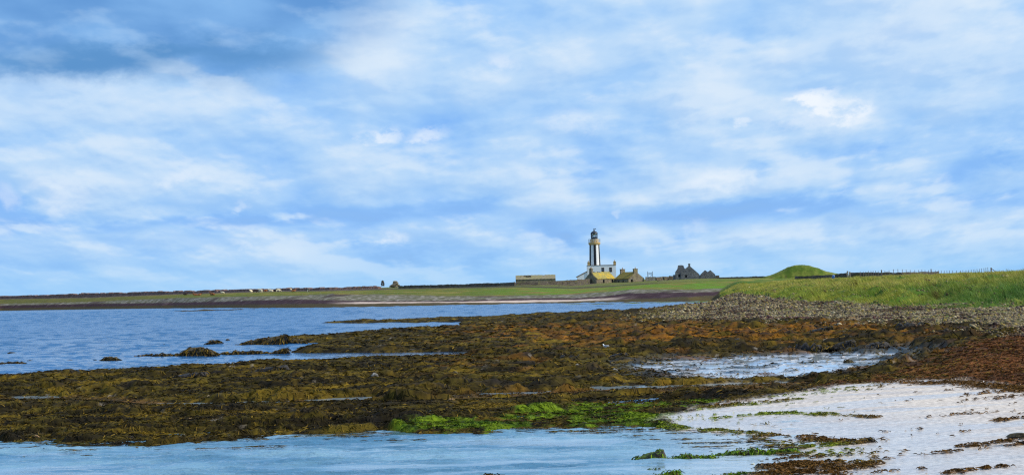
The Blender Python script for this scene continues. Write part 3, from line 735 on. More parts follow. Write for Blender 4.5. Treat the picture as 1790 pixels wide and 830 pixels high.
# weed afloat along the edge of the reefs
X, Y = screen_samples(160000, 95, 300, -150, 1500)
sl_ = np.maximum(pick(s_lag, X, Y), pick(s_sea, X, Y) * .35)
fl = fbm(X / 3.0 + Y * .2, Y / .55, 3, 311) + .35 * fbm(X / .6, Y / .4, 2, 312)
keep = (sl_ > .15) & (sl_ < 3.2) & (fl - .16 * sl_ > .12) & (pick(H, X, Y) < 0)
X, Y = X[keep], Y[keep]; n = len(X)
pal_f = np.array([[.085, .055, .012], [.05, .035, .010], [.13, .085, .015], [.06, .06, .01]])
fw = strips('floating_seaweed', X, Y, RS.normal(0, .5, n), .08 + .16 * RS.rand(n), .012 + .014 * RS.rand(n), .004 + .012 * RS.rand(n), pal_f[RS.randint(0, 4, n)] * RS.uniform(.6, 1.2, (n, 1)), M_weed, 4, .03, lambda x, y: 0 * x, .35)
tag(fw, kind='stuff')

# ------------------------------------------------------------------ cobbles of the storm beach
def ico():
    bm = bmesh.new(); bmesh.ops.create_icosphere(bm, subdivisions=1, radius=1.0)
    v = np.array([p.co[:] for p in bm.verts]); f = np.array([[q.index for q in p.verts] for p in bm.faces]); bm.free(); return v, f
def cobbles(name, X, Y, size, tint, mat):
    iv, if_ = ico(); n = len(X); nv = len(iv)
    Z = ground_z(X, Y)
    rz = RS.rand(n) * 6.28; sx = size * RS.uniform(.8, 1.4, n); sy = size * RS.uniform(.7, 1.2, n); sz = size * RS.uniform(.45, .9, n)
    jit = 1 + .22 * (RS.rand(n, nv) - .5)
    vx = iv[None, :, 0] * sx[:, None] * jit; vy = iv[None, :, 1] * sy[:, None] * jit; vz = iv[None, :, 2] * sz[:, None] * jit
    til = RS.uniform(-.5, .5, n)[:, None]; vz, vx = vz * np.cos(til) + vx * np.sin(til), vx * np.cos(til) - vz * np.sin(til)
    xx = vx * np.cos(rz)[:, None] - vy * np.sin(rz)[:, None] + X[:, None]; yy = vx * np.sin(rz)[:, None] + vy * np.cos(rz)[:, None] + Y[:, None]
    zz = vz + Z[:, None] + .25 * sz[:, None]
    Vv = np.stack([xx, yy, zz], -1).reshape(-1, 3)
    Ff = (if_[None] + (np.arange(n) * nv)[:, None, None]).reshape(-1, 3)
    return mesh_np(name, Vv, Ff, mat, True, {'tint': np.repeat(tint, nv, 0)}, tri=True)
X, Y = screen_samples(275000, 22, 126, 1050, 2080)
k = pick(sstep(-6, 3, s_peb + 3 * n_lo) * (1 - .7 * m_grass) * (1 - m_wet), X, Y) * (.55 + .6 * sstep(-.3, .3, pick(n_lo, X, Y))) * (pick(H, X, Y) > .02)
keep = RS.rand(len(X)) < k * .55
X, Y = X[keep], Y[keep]; n = len(X)
base = np.array([[.22, .185, .12], [.30, .26, .18], [.20, .18, .06], [.15, .115, .11], [.07, .055, .045], [.50, .46, .36], [.27, .22, .06]])
tint = .85 * base[RS.choice(7, n, p=[.22, .15, .15, .10, .24, .05, .09])] * RS.uniform(.7, 1.15, n)[:, None]
dk = pick(fbm(GX / 9, GY / 5, 3, 151) + .3 * n_md, X, Y) > .20
tint *= np.array([1.02, .90, .66])
ln = pts0([(1180, 553), (1300, 549), (1400, 551), (1550, 553), (1700, 561), (1800, 567), (2000, 580)], 1.0)
dl, _ = line_dist(ln); strand = np.exp(-((dl + 2.2 * n_md) / 2.0) ** 2) * sstep(-.35, .15, n_lo + .6 * n_md)
sm_ = pick(strand, X, Y) > .45 + .4 * RS.rand(n)
tint[sm_] = np.array([.085, .030, .026]) * RS.uniform(.5, 1.1, sm_.sum())[:, None]
tint[dk] *= np.array([.35, .25, .25])
cob = cobbles('cobbles', X, Y, np.clip(RS.lognormal(-2.55, .40, n), .04, .26) * np.clip(Y / 190, .75, 1.7), tint, mat_attr('beach_cobble', .8, .25, 0, .25, 5))
tag(cob, kind='stuff')

# ------------------------------------------------------------------ long grass on the bank
def grass(name, X, Y, h, w, lean, tint, mat):
    n = len(X); Z = ground_z(X, Y) - .04
    fa = RS.rand(n) * math.pi; fx, fy = np.cos(fa) * w / 2, np.sin(fa) * w / 2 * .6
    la = RS.normal(math.pi * 1.06, .7, n); lx, ly = np.cos(la) * lean, np.sin(la) * lean
    S = []
    for t, ww in ((0, 1.0), (.55, .85), (1.0, .12)):
        b = t ** 1.8
        cx = X + lx * h * b; cy = Y + ly * h * b; cz = Z + h * t * (1 - .25 * lean * t)
        S.append(np.stack([np.stack([cx - fx * ww, cy - fy * ww, cz], -1), np.stack([cx + fx * ww, cy + fy * ww, cz], -1)], 1))
    Vv = np.stack(S, 1).reshape(-1, 3)
    q = np.array([[0, 1, 3, 2], [2, 3, 5, 4]])[None]
    Qq = ((np.arange(n) * 6)[:, None, None] + q).reshape(-1, 4)
    return mesh_np(name, Vv, Qq, mat, True, {'tint': np.repeat(tint, 6, 0)})
n = 720000
px = RS.uniform(1130, 2050, n); d = 132 + 330 * RS.rand(n) ** 1.35
X, Y = (px - CX) / FPX * d, d
sg = pick(s_grass, X, Y); hgt = pick(n_lo, X, Y); h2 = pick(n_md, X, Y)
clump = fbm(X / 3.0, Y / 5.0, 3, 301)
keep = (pick(m_grass, X, Y) > .35) & (pick(isfar, X, Y) < .5) & (RS.rand(n) < .55 + .5 * clump)
X, Y, sg, hgt, h2, clump = [q[keep] for q in (X, Y, sg, hgt, h2, clump)]
n = len(X)
hh = (.34 + .34 * RS.rand(n)) * (.85 + 1.0 * clump + .35 * hgt) * sstep(-3, 8, sg) * (1 + .25 * sstep(1650, 1750, CX + FPX * X / Y) * sstep(40, 5, sg)) * np.where(Y > 260, .8, 1.0)
hh = np.clip(hh, .10, 1.2)
gcol = fbm(X / 7, Y / 20, 3, 302)
t = np.clip(.5 + .8 * gcol + .35 * RS.randn(n) * .6, 0, 1)[:, None]
tint = lerp(np.array([.095, .195, .018]), np.array([.39, .37, .055]), t)
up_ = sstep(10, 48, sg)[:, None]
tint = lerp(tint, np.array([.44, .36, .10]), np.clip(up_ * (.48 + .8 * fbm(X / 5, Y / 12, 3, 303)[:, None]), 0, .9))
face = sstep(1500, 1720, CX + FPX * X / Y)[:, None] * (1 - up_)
tint = lerp(tint, np.array([.050, .14, .035]), face * .62)  # shaded front of the right bank put into the blade colour
tint *= np.array([1.18, 1.12, .95])
tint *= (1 + .55 * np.clip(fbm(X / 1.8, Y / 3.5, 3, 305), -.9, .9))[:, None]
tint *= RS.uniform(.6, 1.25, n)[:, None]
dock = (fbm(X / 1.4, Y / 4.2, 2, 304) > .60) & (RS.rand(n) < .5) & (sg > 3) & (sg < 70)
tint[dock] = np.array([.085, .035, .014]) * RS.uniform(.6, 1.3, dock.sum())[:, None]
hh[dock] *= 1.25
# tufts straggling down over the stones
px = RS.uniform(1150, 2000, 60000); d2 = 110 + 200 * RS.rand(60000); X2, Y2 = (px - CX) / FPX * d2, d2
tuft = fbm(X2 / 3.5, Y2 / 7, 3, 321) + .15 * fbm(X2 / .7, Y2 / .9, 2, 322); sg2 = pick(s_grass, X2, Y2)
k2 = (pick(m_peb, X2, Y2) > .3) & (tuft > .34 - .012 * np.clip(sg2 + 22, 0, 22)) & (sg2 < 2) & (sg2 > -45)
X2, Y2 = X2[k2], Y2[k2]; n2 = len(X2)
X, Y = np.concatenate([X, X2]), np.concatenate([Y, Y2]); hh = np.concatenate([hh, .10 + .22 * RS.rand(n2)]); n = len(X)
tint = np.concatenate([tint, lerp(np.array([.10, .16, .015]), np.array([.32, .28, .04]), RS.rand(n2, 1)) * RS.uniform(.6, 1.2, (n2, 1))])
M_grass = mat_attr('grass_blades', .6, .25, .30, .15, 1.0)
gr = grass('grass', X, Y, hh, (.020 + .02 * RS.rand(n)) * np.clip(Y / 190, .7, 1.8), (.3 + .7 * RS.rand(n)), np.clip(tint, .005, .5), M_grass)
tag(gr, kind='stuff')
# ------------------------------------------------------------------ materials for built things
def mat_plain(name, c, rough=.6, spec=.3, metal=0.0):
    m = bpy.data.materials.new(name); m.use_nodes = True; b = m.node_tree.nodes['Principled BSDF']
    T = NT(m.node_tree); g = T.add('ShaderNodeTexCoord')
    k = T.lin(T.noise(g.outputs['Object'], 3.0, 4), .3, .7, .85, 1.1)
    T.put(b.inputs['Base Color'], T.mix(1.0, (*c,), T.comb(k, k, k), 'MULTIPLY'))
    b.inputs['Roughness'].default_value = rough; b.inputs['Specular IOR Level'].default_value = spec; b.inputs['Metallic'].default_value = metal
    return m
def mat_stone(name, c1, c2, lichen=None, amt=.3, sx=1.6, sz=3.6):
    """coursed rubble: flattened cells with dark joints, patches of lichen"""
    m = bpy.data.materials.new(name); m.use_nodes = True; T = NT(m.node_tree); b = T.n['Principled BSDF']
    g = T.add('ShaderNodeTexCoord'); mp = T.add('ShaderNodeMapping'); mp.inputs['Scale'].default_value = (sx, sx, sz); T.l.new(g.outputs['Object'], mp.inputs[0])
    vo = T.add('ShaderNodeTexVoronoi'); vo.inputs['Scale'].default_value = 1.0; T.l.new(mp.outputs[0], vo.inputs['Vector'])
    ve = T.add('ShaderNodeTexVoronoi', feature='DISTANCE_TO_EDGE'); ve.inputs['Scale'].default_value = 1.0; T.l.new(mp.outputs[0], ve.inputs['Vector'])
    sp = T.add('ShaderNodeSeparateColor'); T.l.new(vo.outputs['Color'], sp.inputs[0])
    c = T.mix(sp.outputs[0], c1, c2)
    n = T.noise(g.outputs['Object'], .55, 5, .6)
    c = T.mix(T.ss(n, .40, .70, 0, .6), c, tuple(x * .5 for x in c1))
    if lichen: c = T.mix(T.ss(T.noise(g.outputs['Object'], .8, 6, .65), .62 - amt * .5, .75 - amt * .4, 0, .85), c, lichen)
    c = T.mix(T.ss(ve.outputs[0], .08, .0, 0, .75), c, tuple(x * .25 for x in c1))
    T.put(b.inputs['Base Color'], c); b.inputs['Roughness'].default_value = .9; b.inputs['Specular IOR Level'].default_value = .15
    bp = T.add('ShaderNodeBump'); bp.inputs['Strength'].default_value = .8; bp.inputs['Distance'].default_value = .08
    T.put(bp.inputs['Height'], T.ss(ve.outputs[0], 0, .2)); T.put(b.inputs['Normal'], bp.outputs[0])
    return m
def mat_roof(name, base, moss, gold, k):
    m = bpy.data.materials.new(name); m.use_nodes = True; T = NT(m.node_tree); b = T.n['Principled BSDF']
    g = T.add('ShaderNodeTexCoord')
    n1 = T.noise(g.outputs['Object'], .45, 5, .6); n2 = T.noise(g.outputs['Object'], 2.2, 5, .65)
    c = T.mix(T.ss(n2, .35, .65), base, moss)
    c = T.mix(T.math('MULTIPLY', T.ss(n1, .44, .62), k), c, gold)
    w = T.add('ShaderNodeTexWave', wave_type='BANDS', bands_direction='Z'); w.inputs['Scale'].default_value = 1.1; w.inputs['Distortion'].default_value = 1.5
    T.l.new(g.outputs['Object'], w.inputs[0])
    c = T.mix(T.ss(w.outputs[1], .25, .0, 0, .4), c, tuple(x * .4 for x in base))
    T.put(b.inputs['Base Color'], c); b.inputs['Roughness'].default_value = .9; b.inputs['Specular IOR Level'].default_value = .12
    bp = T.add('ShaderNodeBump'); bp.inputs['Strength'].default_value = .6; bp.inputs['Distance'].default_value = .06; T.put(bp.inputs['Height'], n2); T.put(b.inputs['Normal'], bp.outputs[0])
    return m
M_white = mat_plain('white_harled_wall', (.80, .80, .78), .85, .2)
M_black = mat_plain('black_paint', (.012, .013, .018), .55, .3)
M_buff = mat_plain('buff_paint', (.52, .36, .15), .8, .2)
M_brown = mat_plain('brown_coping', (.24, .15, .08), .8, .2)
M_dark = mat_plain('dark_interior', (.012, .012, .014), .9, .1)
M_glass = bpy.data.materials.new('lantern_glass'); M_glass.use_nodes = True
_b = M_glass.node_tree.nodes['Principled BSDF']; _b.inputs['Base Color'].default_value = (.9, .95, .95, 1); _b.inputs['Roughness'].default_value = .02; _b.inputs['Transmission Weight'].default_value = 1.0; _b.inputs['IOR'].default_value = 1.05
M_pane = mat_plain('dark_window_pane', (.015, .02, .03), .12, .6)
M_lantern = mat_plain('lantern_black_iron', (.018, .024, .035), .45, .4)
M_stone = mat_stone('rubble_stone', (.20, .165, .115), (.33, .27, .185), (.30, .27, .12), .25)
M_stoneg = mat_stone('grey_rubble_stone', (.13, .135, .145), (.24, .235, .23), (.24, .24, .17), .15)
M_wall = mat_stone('dry_stone', (.085, .070, .060), (.18, .15, .115), (.15, .15, .05), .2)
M_wallb = mat_stone('purple_brown_dry_stone', (.13, .075, .062), (.30, .19, .155), (.11, .10, .035), .2)
M_wallp = mat_stone('pale_mortared_stone', (.26, .23, .19), (.38, .34, .28), (.30, .28, .18), .2)
M_roof1 = mat_roof('lichened_slate_roof', (.23, .19, .07), (.40, .34, .09), (.55, .36, .035), .9)
M_roof2 = mat_roof('dim_olive_slate_roof', (.16, .13, .035), (.24, .19, .045), (.28, .19, .03), .5)  # darker slate tone: weaker light on this slope put into the colour
M_roof3 = mat_roof('weathered_flag_roof', (.20, .17, .11), (.29, .25, .16), (.26, .25, .10), .5)
M_wood = mat_plain('weathered_post_wood', (.15, .12, .10), .9, .1)
M_wire = mat_plain('fence_wire', (.25, .25, .25), .5, .4, .6)
M_metal = mat_plain('pale_galvanised_steel', (.45, .52, .60), .5, .4, .3)
M_pot = mat_plain('chimney_pot_clay', (.40, .27, .15), .8, .2)

class MB:
    def __init__(s): s.v = []; s.f = []; s.m = []
    def add(s, vs, fs, mi=0):
        o = len(s.v); s.v += [tuple(v) for v in vs]
        for f in fs: s.f.append([i + o for i in f]); s.m.append(mi)
        return s
    def box(s, x0, x1, y0, y1, z0, z1, mi=0, taper=0.0):
        t = taper
        return s.add([(x0, y0, z0), (x1, y0, z0), (x1, y1, z0), (x0, y1, z0), (x0 + t, y0 + t, z1), (x1 - t, y0 + t, z1), (x1 - t, y1 - t, z1), (x0 + t, y1 - t, z1)],
                     [(3, 2, 1, 0), (4, 5, 6, 7), (0, 1, 5, 4), (1, 2, 6, 5), (2, 3, 7, 6), (3, 0, 4, 7)], mi)
    def prism(s, poly, y0, y1, mi=0):              # polygon in x,z (counter-clockwise seen from -y) pushed from y0 to y1
        n = len(poly)
        vs = [(p[0], y0, p[1]) for p in poly] + [(p[0], y1, p[1]) for p in poly]
        return s.add(vs, [list(range(n)), list(range(2 * n - 1, n - 1, -1))] + [[(i + 1) % n, i, i + n, (i + 1) % n + n] for i in range(n)], mi)
    def prism_x(s, poly, x0, x1, mi=0):            # polygon in y,z pushed along x
        n = len(poly)
        vs = [(x0, p[0], p[1]) for p in poly] + [(x1, p[0], p[1]) for p in poly]
        return s.add(vs, [list(range(n))[::-1], list(range(n, 2 * n))] + [[i, (i + 1) % n, (i + 1) % n + n, i + n] for i in range(n)], mi)
    def tube(s, a, b, r, n=8, mi=0, r2=None):
        a, b = Vector(a), Vector(b); d = (b - a).normalized(); r2 = r if r2 is None else r2
        p = d.orthogonal().normalized(); q = d.cross(p)
        vs = [a + (p * math.cos(6.2832 * i / n) + q * math.sin(6.2832 * i / n)) * r for i in range(n)] + [b + (p * math.cos(6.2832 * i / n) + q * math.sin(6.2832 * i / n)) * r2 for i in range(n)]
        return s.add(vs, [[i, (i + 1) % n, (i + 1) % n + n, i + n] for i in range(n)] + [list(range(n))[::-1], list(range(n, 2 * n))], mi)
    def lathe(s, prof, n=40, mi=None, cx=0, cy=0, ph=0.0):
        o = len(s.v)
        for r, z in prof:
            for i in range(n):
                a = 2 * math.pi * i / n + ph; s.v.append((cx + r * math.cos(a), cy + r * math.sin(a), z))
        for k in range(len(prof) - 1):
            for i in range(n):
                s.f.append([o + k * n + i, o + k * n + (i + 1) % n, o + (k + 1) * n + (i + 1) % n, o + (k + 1) * n + i])
                s.m.append(mi(i, k) if callable(mi) else (mi or 0))
        s.f.append([o + i for i in range(n)][::-1]); s.m.append(0)
        s.f.append([o + (len(prof) - 1) * n + i for i in range(n)]); s.m.append(0)
        return s
    def build(s, name, mats, parent=None, smooth=False, bevel=0.0):
        me = bpy.data.meshes.new(name); me.from_pydata(s.v, [], s.f)
        for m in (mats if isinstance(mats, (list, tuple)) else [mats]): me.materials.append(m)
        for p, mi in zip(me.polygons, s.m): p.material_index = mi; p.use_smooth = smooth
        bm = bmesh.new(); bm.from_mesh(me); bmesh.ops.recalc_face_normals(bm, faces=bm.faces)
        if bevel: bmesh.ops.bevel(bm, geom=list(bm.edges), offset=bevel, segments=1, affect='EDGES', profile=.5)
        bm.to_mesh(me); bm.free(); me.update()
        o = bpy.data.objects.new(name, me); COL.objects.link(o)
        if parent: o.parent = parent
        return o

# ------------------------------------------------------------------ lighthouse
KM = 918.0 / FPX
lx = at(1040.0, 463, 918).x; lz0 = at(1040.6, 490, 918).z - .6
def lz(py): return at(1039.8, py, 918).z - lz0
LH = empty('lighthouse', (lx, 918, lz0), 0, 'tall round lighthouse tower painted in black and white vertical stripes behind the white house', 'lighthouse')
r0, r1 = 9.9 * KM, 8.8 * KM
n_ = 180
def stripe(i, k):
    a = (math.degrees(2 * math.pi * i / n_) + 90 + 1 + 180) % 360 - 180      # black bars, six round the tower, one facing -Y
    a = abs(a); a = min(a, 180 - a)
    return 1 if (a < 14.5 or 45 < a < 79) else 0
MB().lathe([(r0 * 1.01, 0), (r0, lz(463)), (lerp(r0, r1, .5), lz(446)), (r1, lz(427.5))], n_, stripe).build('tower', [M_white, M_black], LH)
g_ = MB().lathe([(r1 + .02, lz(428.2)), (10.4 * KM, lz(426.6)), (10.5 * KM, lz(424.2)), (10.3 * KM, lz(424.0))], 48).build('gallery', M_buff, LH)
MB().lathe([(7.6 * KM, lz(424.1)), (7.5 * KM, lz(418.4)), (7.7 * KM, lz(418.2)), (7.7 * KM, lz(417.8))], 40).build('lantern_base', M_buff, LH)
rl = MB()
for i in range(20):
    a = 2 * math.pi * (i + .5) / 20; rl.tube((10.2 * KM * math.cos(a), 10.2 * KM * math.sin(a), lz(424.2)), (10.3 * KM * math.cos(a), 10.3 * KM * math.sin(a), lz(417.8)), .06, 6)
for zz in (417.9, 420.0, 422.2):
    for i in range(40):
        a, b = 2 * math.pi * i / 40, 2 * math.pi * (i + 1) / 40
        rl.tube((10.25 * KM * math.cos(a), 10.25 * KM * math.sin(a), lz(zz)), (10.25 * KM * math.cos(b), 10.25 * KM * math.sin(b), lz(zz)), .035, 5)
rl.build('railing', M_metal, LH)
LN = MB().lathe([(6.0 * KM, lz(417.9)), (5.9 * KM, lz(414.6)), (6.05 * KM, lz(414.4)), (6.05 * KM, lz(414.1))], 32).build('lantern_room', M_lantern, LH)
rg = 5.8 * KM
MB().lathe([(rg - .03, lz(414.1)), (rg - .03, lz(409.0))], 32).build('glazing', M_glass, LN)
gb = MB()
for i in range(12):
    a = 2 * math.pi * i / 12 + .26
    p0 = (rg * math.cos(a), rg * math.sin(a), lz(414.1)); p1 = (rg * math.cos(a), rg * math.sin(a), lz(409))
    gb.tube(p0, p1, .09, 5)
    b = 2 * math.pi * (i + 1) / 12 + .26
    gb.tube(p0, (rg * math.cos(b), rg * math.sin(b), lz(409)), .05, 5)
gb.build('astragal', M_lantern, LN)
MB().lathe([(.5, lz(414.3)), (.9, lz(413)), (1.0, lz(411.5)), (.9, lz(410)), (.4, lz(409.2))], 20).build('lens', M_glass, LN, True)
MB().lathe([(6.3 * KM, lz(409.1)), (6.4 * KM, lz(408.6)), (6.0 * KM, lz(407.2)), (5.0 * KM, lz(405.7)), (3.5 * KM, lz(404.6)), (1.6 * KM, lz(403.8)), (1.2 * KM, lz(403.0)), (1.35 * KM, lz(402.2)), (.9 * KM, lz(401.6)), (.2, lz(401.3))], 32).build('dome', M_lantern, LH, True)
vn = MB().tube((0, 0, lz(401.5)), (0, 0, lz(398.9)), .09, 8).tube((-.45, 0, lz(400.0)), (.75, 0, lz(400.0)), .10, 6).prism([(.35, lz(400.5)), (.9, lz(400.7)), (.9, lz(399.3)), (.35, lz(399.5))], -.04, .04)
vn.build('weather_vane', M_lantern, LH)

# ------------------------------------------------------------------ keepers' white house below the tower
def local(base): return lambda px, py, Y: (at(px, py, Y) - base)
hb = at(1051.5, 491, 909.0); hb.z -= .4
HS = empty('keepers_house', hb, 0, 'white two storey house with two buff chimneys at the foot of the lighthouse', 'house')
L_ = local(hb)
xl, xr = L_(1026.7, 475, 909).x, L_(1076.8, 475, 909).x; zt = L_(1051.5, 463.8, 909).z
wins = [(1053.8, 471.6), (1067.4, 471.2)]
def wall_with_openings(x0, x1, z0, z1, holes, y0, th):
    """front wall as a grid of panels leaving the openings free"""
    xs = sorted({x0, x1, *[h[0] for h in holes], *[h[1] for h in holes]}); zs = sorted({z0, z1, *[h[2] for h in holes], *[h[3] for h in holes]})
    b = MB()
    for i in range(len(xs) - 1):
        for k in range(len(zs) - 1):
            cx, cz = (xs[i] + xs[i + 1]) / 2, (zs[k] + zs[k + 1]) / 2
            if any(h[0] < cx < h[1] and h[2] < cz < h[3] for h in holes): continue
            b.box(xs[i], xs[i + 1], y0, y0 + th, zs[k], zs[k + 1])
    return b
holes = []
for px, py in wins:
    c = L_(px, py, 909); holes.append((c.x - .55, c.x + .55, c.z - 1.0, c.z + 1.0))
b = wall_with_openings(xl, xr, 0, zt, holes, 0, .5)
b.box(xl, xl + .5, .5, 5.6, 0, zt).box(xr - .5, xr, .5, 5.6, 0, zt).box(xl + .5, xr - .5, 5.1, 5.6, 0, zt)
b.build('wall', M_white, HS)
MB().box(xl + .5, xr - .5, .5, 5.1, zt - .6, zt - .4).build('roof', M_roof3, HS)
MB().box(xl - .10, xr + .10, -.10, .55, zt + .003, zt + .22).box(xl - .10, xl + .55, .55, 5.7, zt + .003, zt + .22).box(xr - .55, xr + .10, .55, 5.7, zt + .003, zt + .22).build('coping', M_brown, HS)
for h in holes:
    w = MB().box(h[0] - .12, h[0], -.04, .2, h[2] - .1, h[3] + .1).box(h[1], h[1] + .12, -.04, .2, h[2] - .1, h[3] + .1).box(h[0], h[1], -.04, .2, h[3], h[3] + .1).box(h[0], h[1], -.09, .2, h[2] - .1, h[2]).build('window', M_brown, HS)
    MB().box(h[0], h[1], .28, .32, h[2], h[3]).build('pane', M_pane, w)
    MB().box(h[0], h[1], .24, .275, (h[2] + h[3]) / 2 - .04, (h[2] + h[3]) / 2 + .04).build('glazing_bar', M_white, w)
for px, wpx, ptop in ((1028.9, 4.2, 458.8), (1074.4, 4.6, 457.6)):
    c = L_(px, 460, 911); zz = L_(px, ptop, 911).z
    ch = MB().box(c.x - wpx * .135, c.x + wpx * .135, 1.2, 2.6, zt + .224, zz).box(c.x - wpx * .155, c.x + wpx * .155, 1.1, 2.7, zz + .002, zz + .2).build('chimney', M_buff, HS)
    MB().lathe([(.24, zz + .2), (.18, zz + .85), (.22, zz + .9)], 12, cx=c.x - .1, cy=1.9).build('chimney_pot', M_pot, ch)
# lean-to on the left
a0, a1 = L_(1026.6, 474.3, 909), L_(1009.2, 483.3, 909)
MB().prism([(a1.x, 0), (a0.x, 0), (a0.x, a0.z - .15), (a1.x, a1.z - .15)], .3, 4.6).build('lean_to', M_white, HS)
MB().prism([(a1.x - .5, a1.z - .42), (a0.x - .003, a0.z - .146), (a0.x - .003, a0.z + .22), (a1.x - .5, a1.z - .05)], .1, 4.8).build('lean_to_roof', M_brown, HS)

# ------------------------------------------------------------------ stone cottages
def cottage(name, label, cpx, cpy, Y, rz, Lx, Wy, wh, rh, mw, mr, chim, openings, gable_open, ragged=0.0):
    base = at(cpx, cpy, Y); base.z -= .5; wh += .5
    E = empty(name, base, rz, label, 'cottage')
    hw = Wy / 2
    # walls: front with openings, back, two gables; origin at the corner given, long axis +x, depth +y
    b = wall_with_openings(0, Lx, 0, wh, [(o[0], o[1], o[2] + .5, o[3] + .5) for o in openings], 0, .55)
    b.box(0, Lx, Wy - .55, Wy, 0, wh)
    g = [(.55, 0), (Wy - .55, 0), (Wy - .55, wh), (hw, wh + rh - .55 * rh / hw), (.55, wh)]
    g = [(.55, 0), (Wy - .55, 0), (Wy - .55, wh + .55 * rh / hw), (hw, wh + rh), (.55, wh + .55 * rh / hw)]
    b.prism_x(g, 0, .55)
    if gable_open:
        (y0, y1, z1) = gable_open; z1 += .5
        b.prism_x([(.55, 0), (y0, 0), (y0, wh), (.55, wh)], Lx - .55, Lx).prism_x([(y1, 0), (Wy - .55, 0), (Wy - .55, wh), (y1, wh)], Lx - .55, Lx)
        b.prism_x([(y0, z1), (y1, z1), (y1, wh), (y0, wh)], Lx - .55, Lx)
        b.prism_x([(.55, wh), (Wy - .55, wh), (Wy - .55, wh + .55 * rh / hw), (hw, wh + rh), (.55, wh + .55 * rh / hw)], Lx - .55, Lx)
    else: b.prism_x(g, Lx - .55, Lx)
    b.build('wall', mw, E)
    # roof: two slopes, a little sagging
    for sgn in (0, 1):
        rb = MB(); NX, NY = 24, 10; th = .14
        def P(i, k, up):
            x = .25 + (Lx - .5) * i / NX; t = k / NY
            y = -.22 + (hw + .22) * t; z = wh + (y * rh / hw) + .06
            z += -.10 * math.sin(math.pi * i / NX) * t + .06 * ragged * math.sin(i * 2.7 + k) + up
            if ragged and k == NY: z -= .35 * max(0, math.sin(i * 1.9) * math.sin(i * .7 + 1)) * ragged
            return (x, y if not sgn else Wy - y, z)
        vs = [P(i, k, u) for u in (0, th) for k in range(NY + 1) for i in range(NX + 1)]; N1 = (NX + 1) * (NY + 1)
        fs = []
        for k in range(NY):
            for i in range(NX):
                if ragged and not sgn and k >= NY - 1 and i in (3, 4, 5, 8, 9, 10, 11): continue
                q = [k * (NX + 1) + i, k * (NX + 1) + i + 1, (k + 1) * (NX + 1) + i + 1, (k + 1) * (NX + 1) + i]
                fs.append([j + N1 for j in q]); fs.append(q[::-1])
        rim = [k for k in range(NX)]
        for i in range(NX): fs.append([i, i + 1, i + 1 + N1, i + N1])
        for k in range(NY):
            fs.append([(k + 1) * (NX + 1), k * (NX + 1), k * (NX + 1) + N1, (k + 1) * (NX + 1) + N1]); fs.append([k * (NX + 1) + NX, (k + 1) * (NX + 1) + NX, (k + 1) * (NX + 1) + NX + N1, k * (NX + 1) + NX + N1])
        rb.add(vs, fs).build('roof', mr, E)
    for x, wx, top, pots in chim:
        c = MB().box(x - .45, x + .45, hw - wx / 2, hw + wx / 2, wh + rh - 1.2, wh + rh + top).box(x - .55, x + .55, hw - wx / 2 - .1, hw + wx / 2 + .1, wh + rh + top + .002, wh + rh + top + .2).build('chimney', mw, E)
        for p in range(pots):
            yy = hw + (p - (pots - 1) / 2) * .6
            MB().lathe([(.22, wh + rh + top + .2), (.16, wh + rh + top + .8), (.2, wh + rh + top + .85)], 12, cx=x, cy=yy).build('chimney_pot', M_pot, c)
    for o in openings:
        nm = 'door' if o[2] <= .05 else 'window'
        w = MB().box(o[0] - .15, o[1] + .15, -.05, .1, o[3] + .5, o[3] + .78).build(nm, M_stoneg, E)
        MB().box(o[0], o[1], .32, .36, o[2] + .5, o[3] + .5).build('pane' if nm == 'window' else 'door_leaf', M_dark, w)
    if gable_open:
        (y0, y1, z1) = gable_open
        w = MB().box(Lx - .1, Lx + .05, y0 - .2, y1 + .2, z1 + .5, z1 + .8).build('door', M_stoneg, E)
        MB().box(Lx - .4, Lx - .36, y0, y1, 0, z1 + .5).build('door_leaf', M_dark, w)
    return E
cottage('stone_cottage', 'stone cottage with a sagging bright yellow lichened roof in front of the white house', 1043.0, 497.0, 843, rad(42), 11.9, 7.6, 2.45, 3.05, M_stone, M_roof1,
        [(.45, 1.5, 1.35, 2)], [(3.9, 5.0, .55, 2.0), (9.3, 10.5, .1, 2.1)], None, 1.0)
cottage('stone_cottage', 'stone cottage with a dull olive roof and two stout chimneys beside the pale wall', 1099.0, 497.2, 842, 0, 11.0, 8.4, 2.6, 2.9, M_stone, M_roof2,
        [(.6, 2.2, 1.3, 1), (10.4, 2.0, 1.25, 1)], [(3.0, 3.9, .9, 1.9), (6.4, 7.2, .9, 1.9)], (1.2, 2.3, 2.15))
e2 = bpy.data.objects['stone_cottage.001']; ph_ = rad(-58); e2.rotation_euler.z = ph_
e2.location.x -= 11.0 * math.cos(ph_); e2.location.y -= 11.0 * math.sin(ph_)     # hang it from its near gable corner

# ------------------------------------------------------------------ barn with a holed roof
bb = at(901.5, 492.5, 872); bb.z -= .6
BN = empty('stone_barn', bb, 0, 'long low barn with a hole in its grey brown flagstone roof left of the lighthouse', 'barn')
L_ = local(bb)
bw = L_(971.3, 490, 872).x; bh = L_(936, 487.8, 872).z; br = L_(936, 480.6, 872).z; bd = 6.0
MB().box(0, bw, 0, .6, 0, bh).box(0, bw, bd - .6, bd, 0, bh).prism_x([(.6, 0), (bd - .6, 0), (bd - .6, bh), (bd / 2, br - .05), (.6, bh)], 0, .6).prism_x([(.6, 0), (bd - .6, 0), (bd - .6, bh), (bd / 2, br - .05), (.6, bh)], bw - .6, bw).build('wall', M_stone, BN)
rb = MB(); NX, NY = 56, 8
def inhole(i, k):
    x = i / NX
    if k >= 4 and .185 < x < .385: return not (k == 4 and x < .24) and k < 7
    if k == 5 and .10 < x < .13: return True
    return False
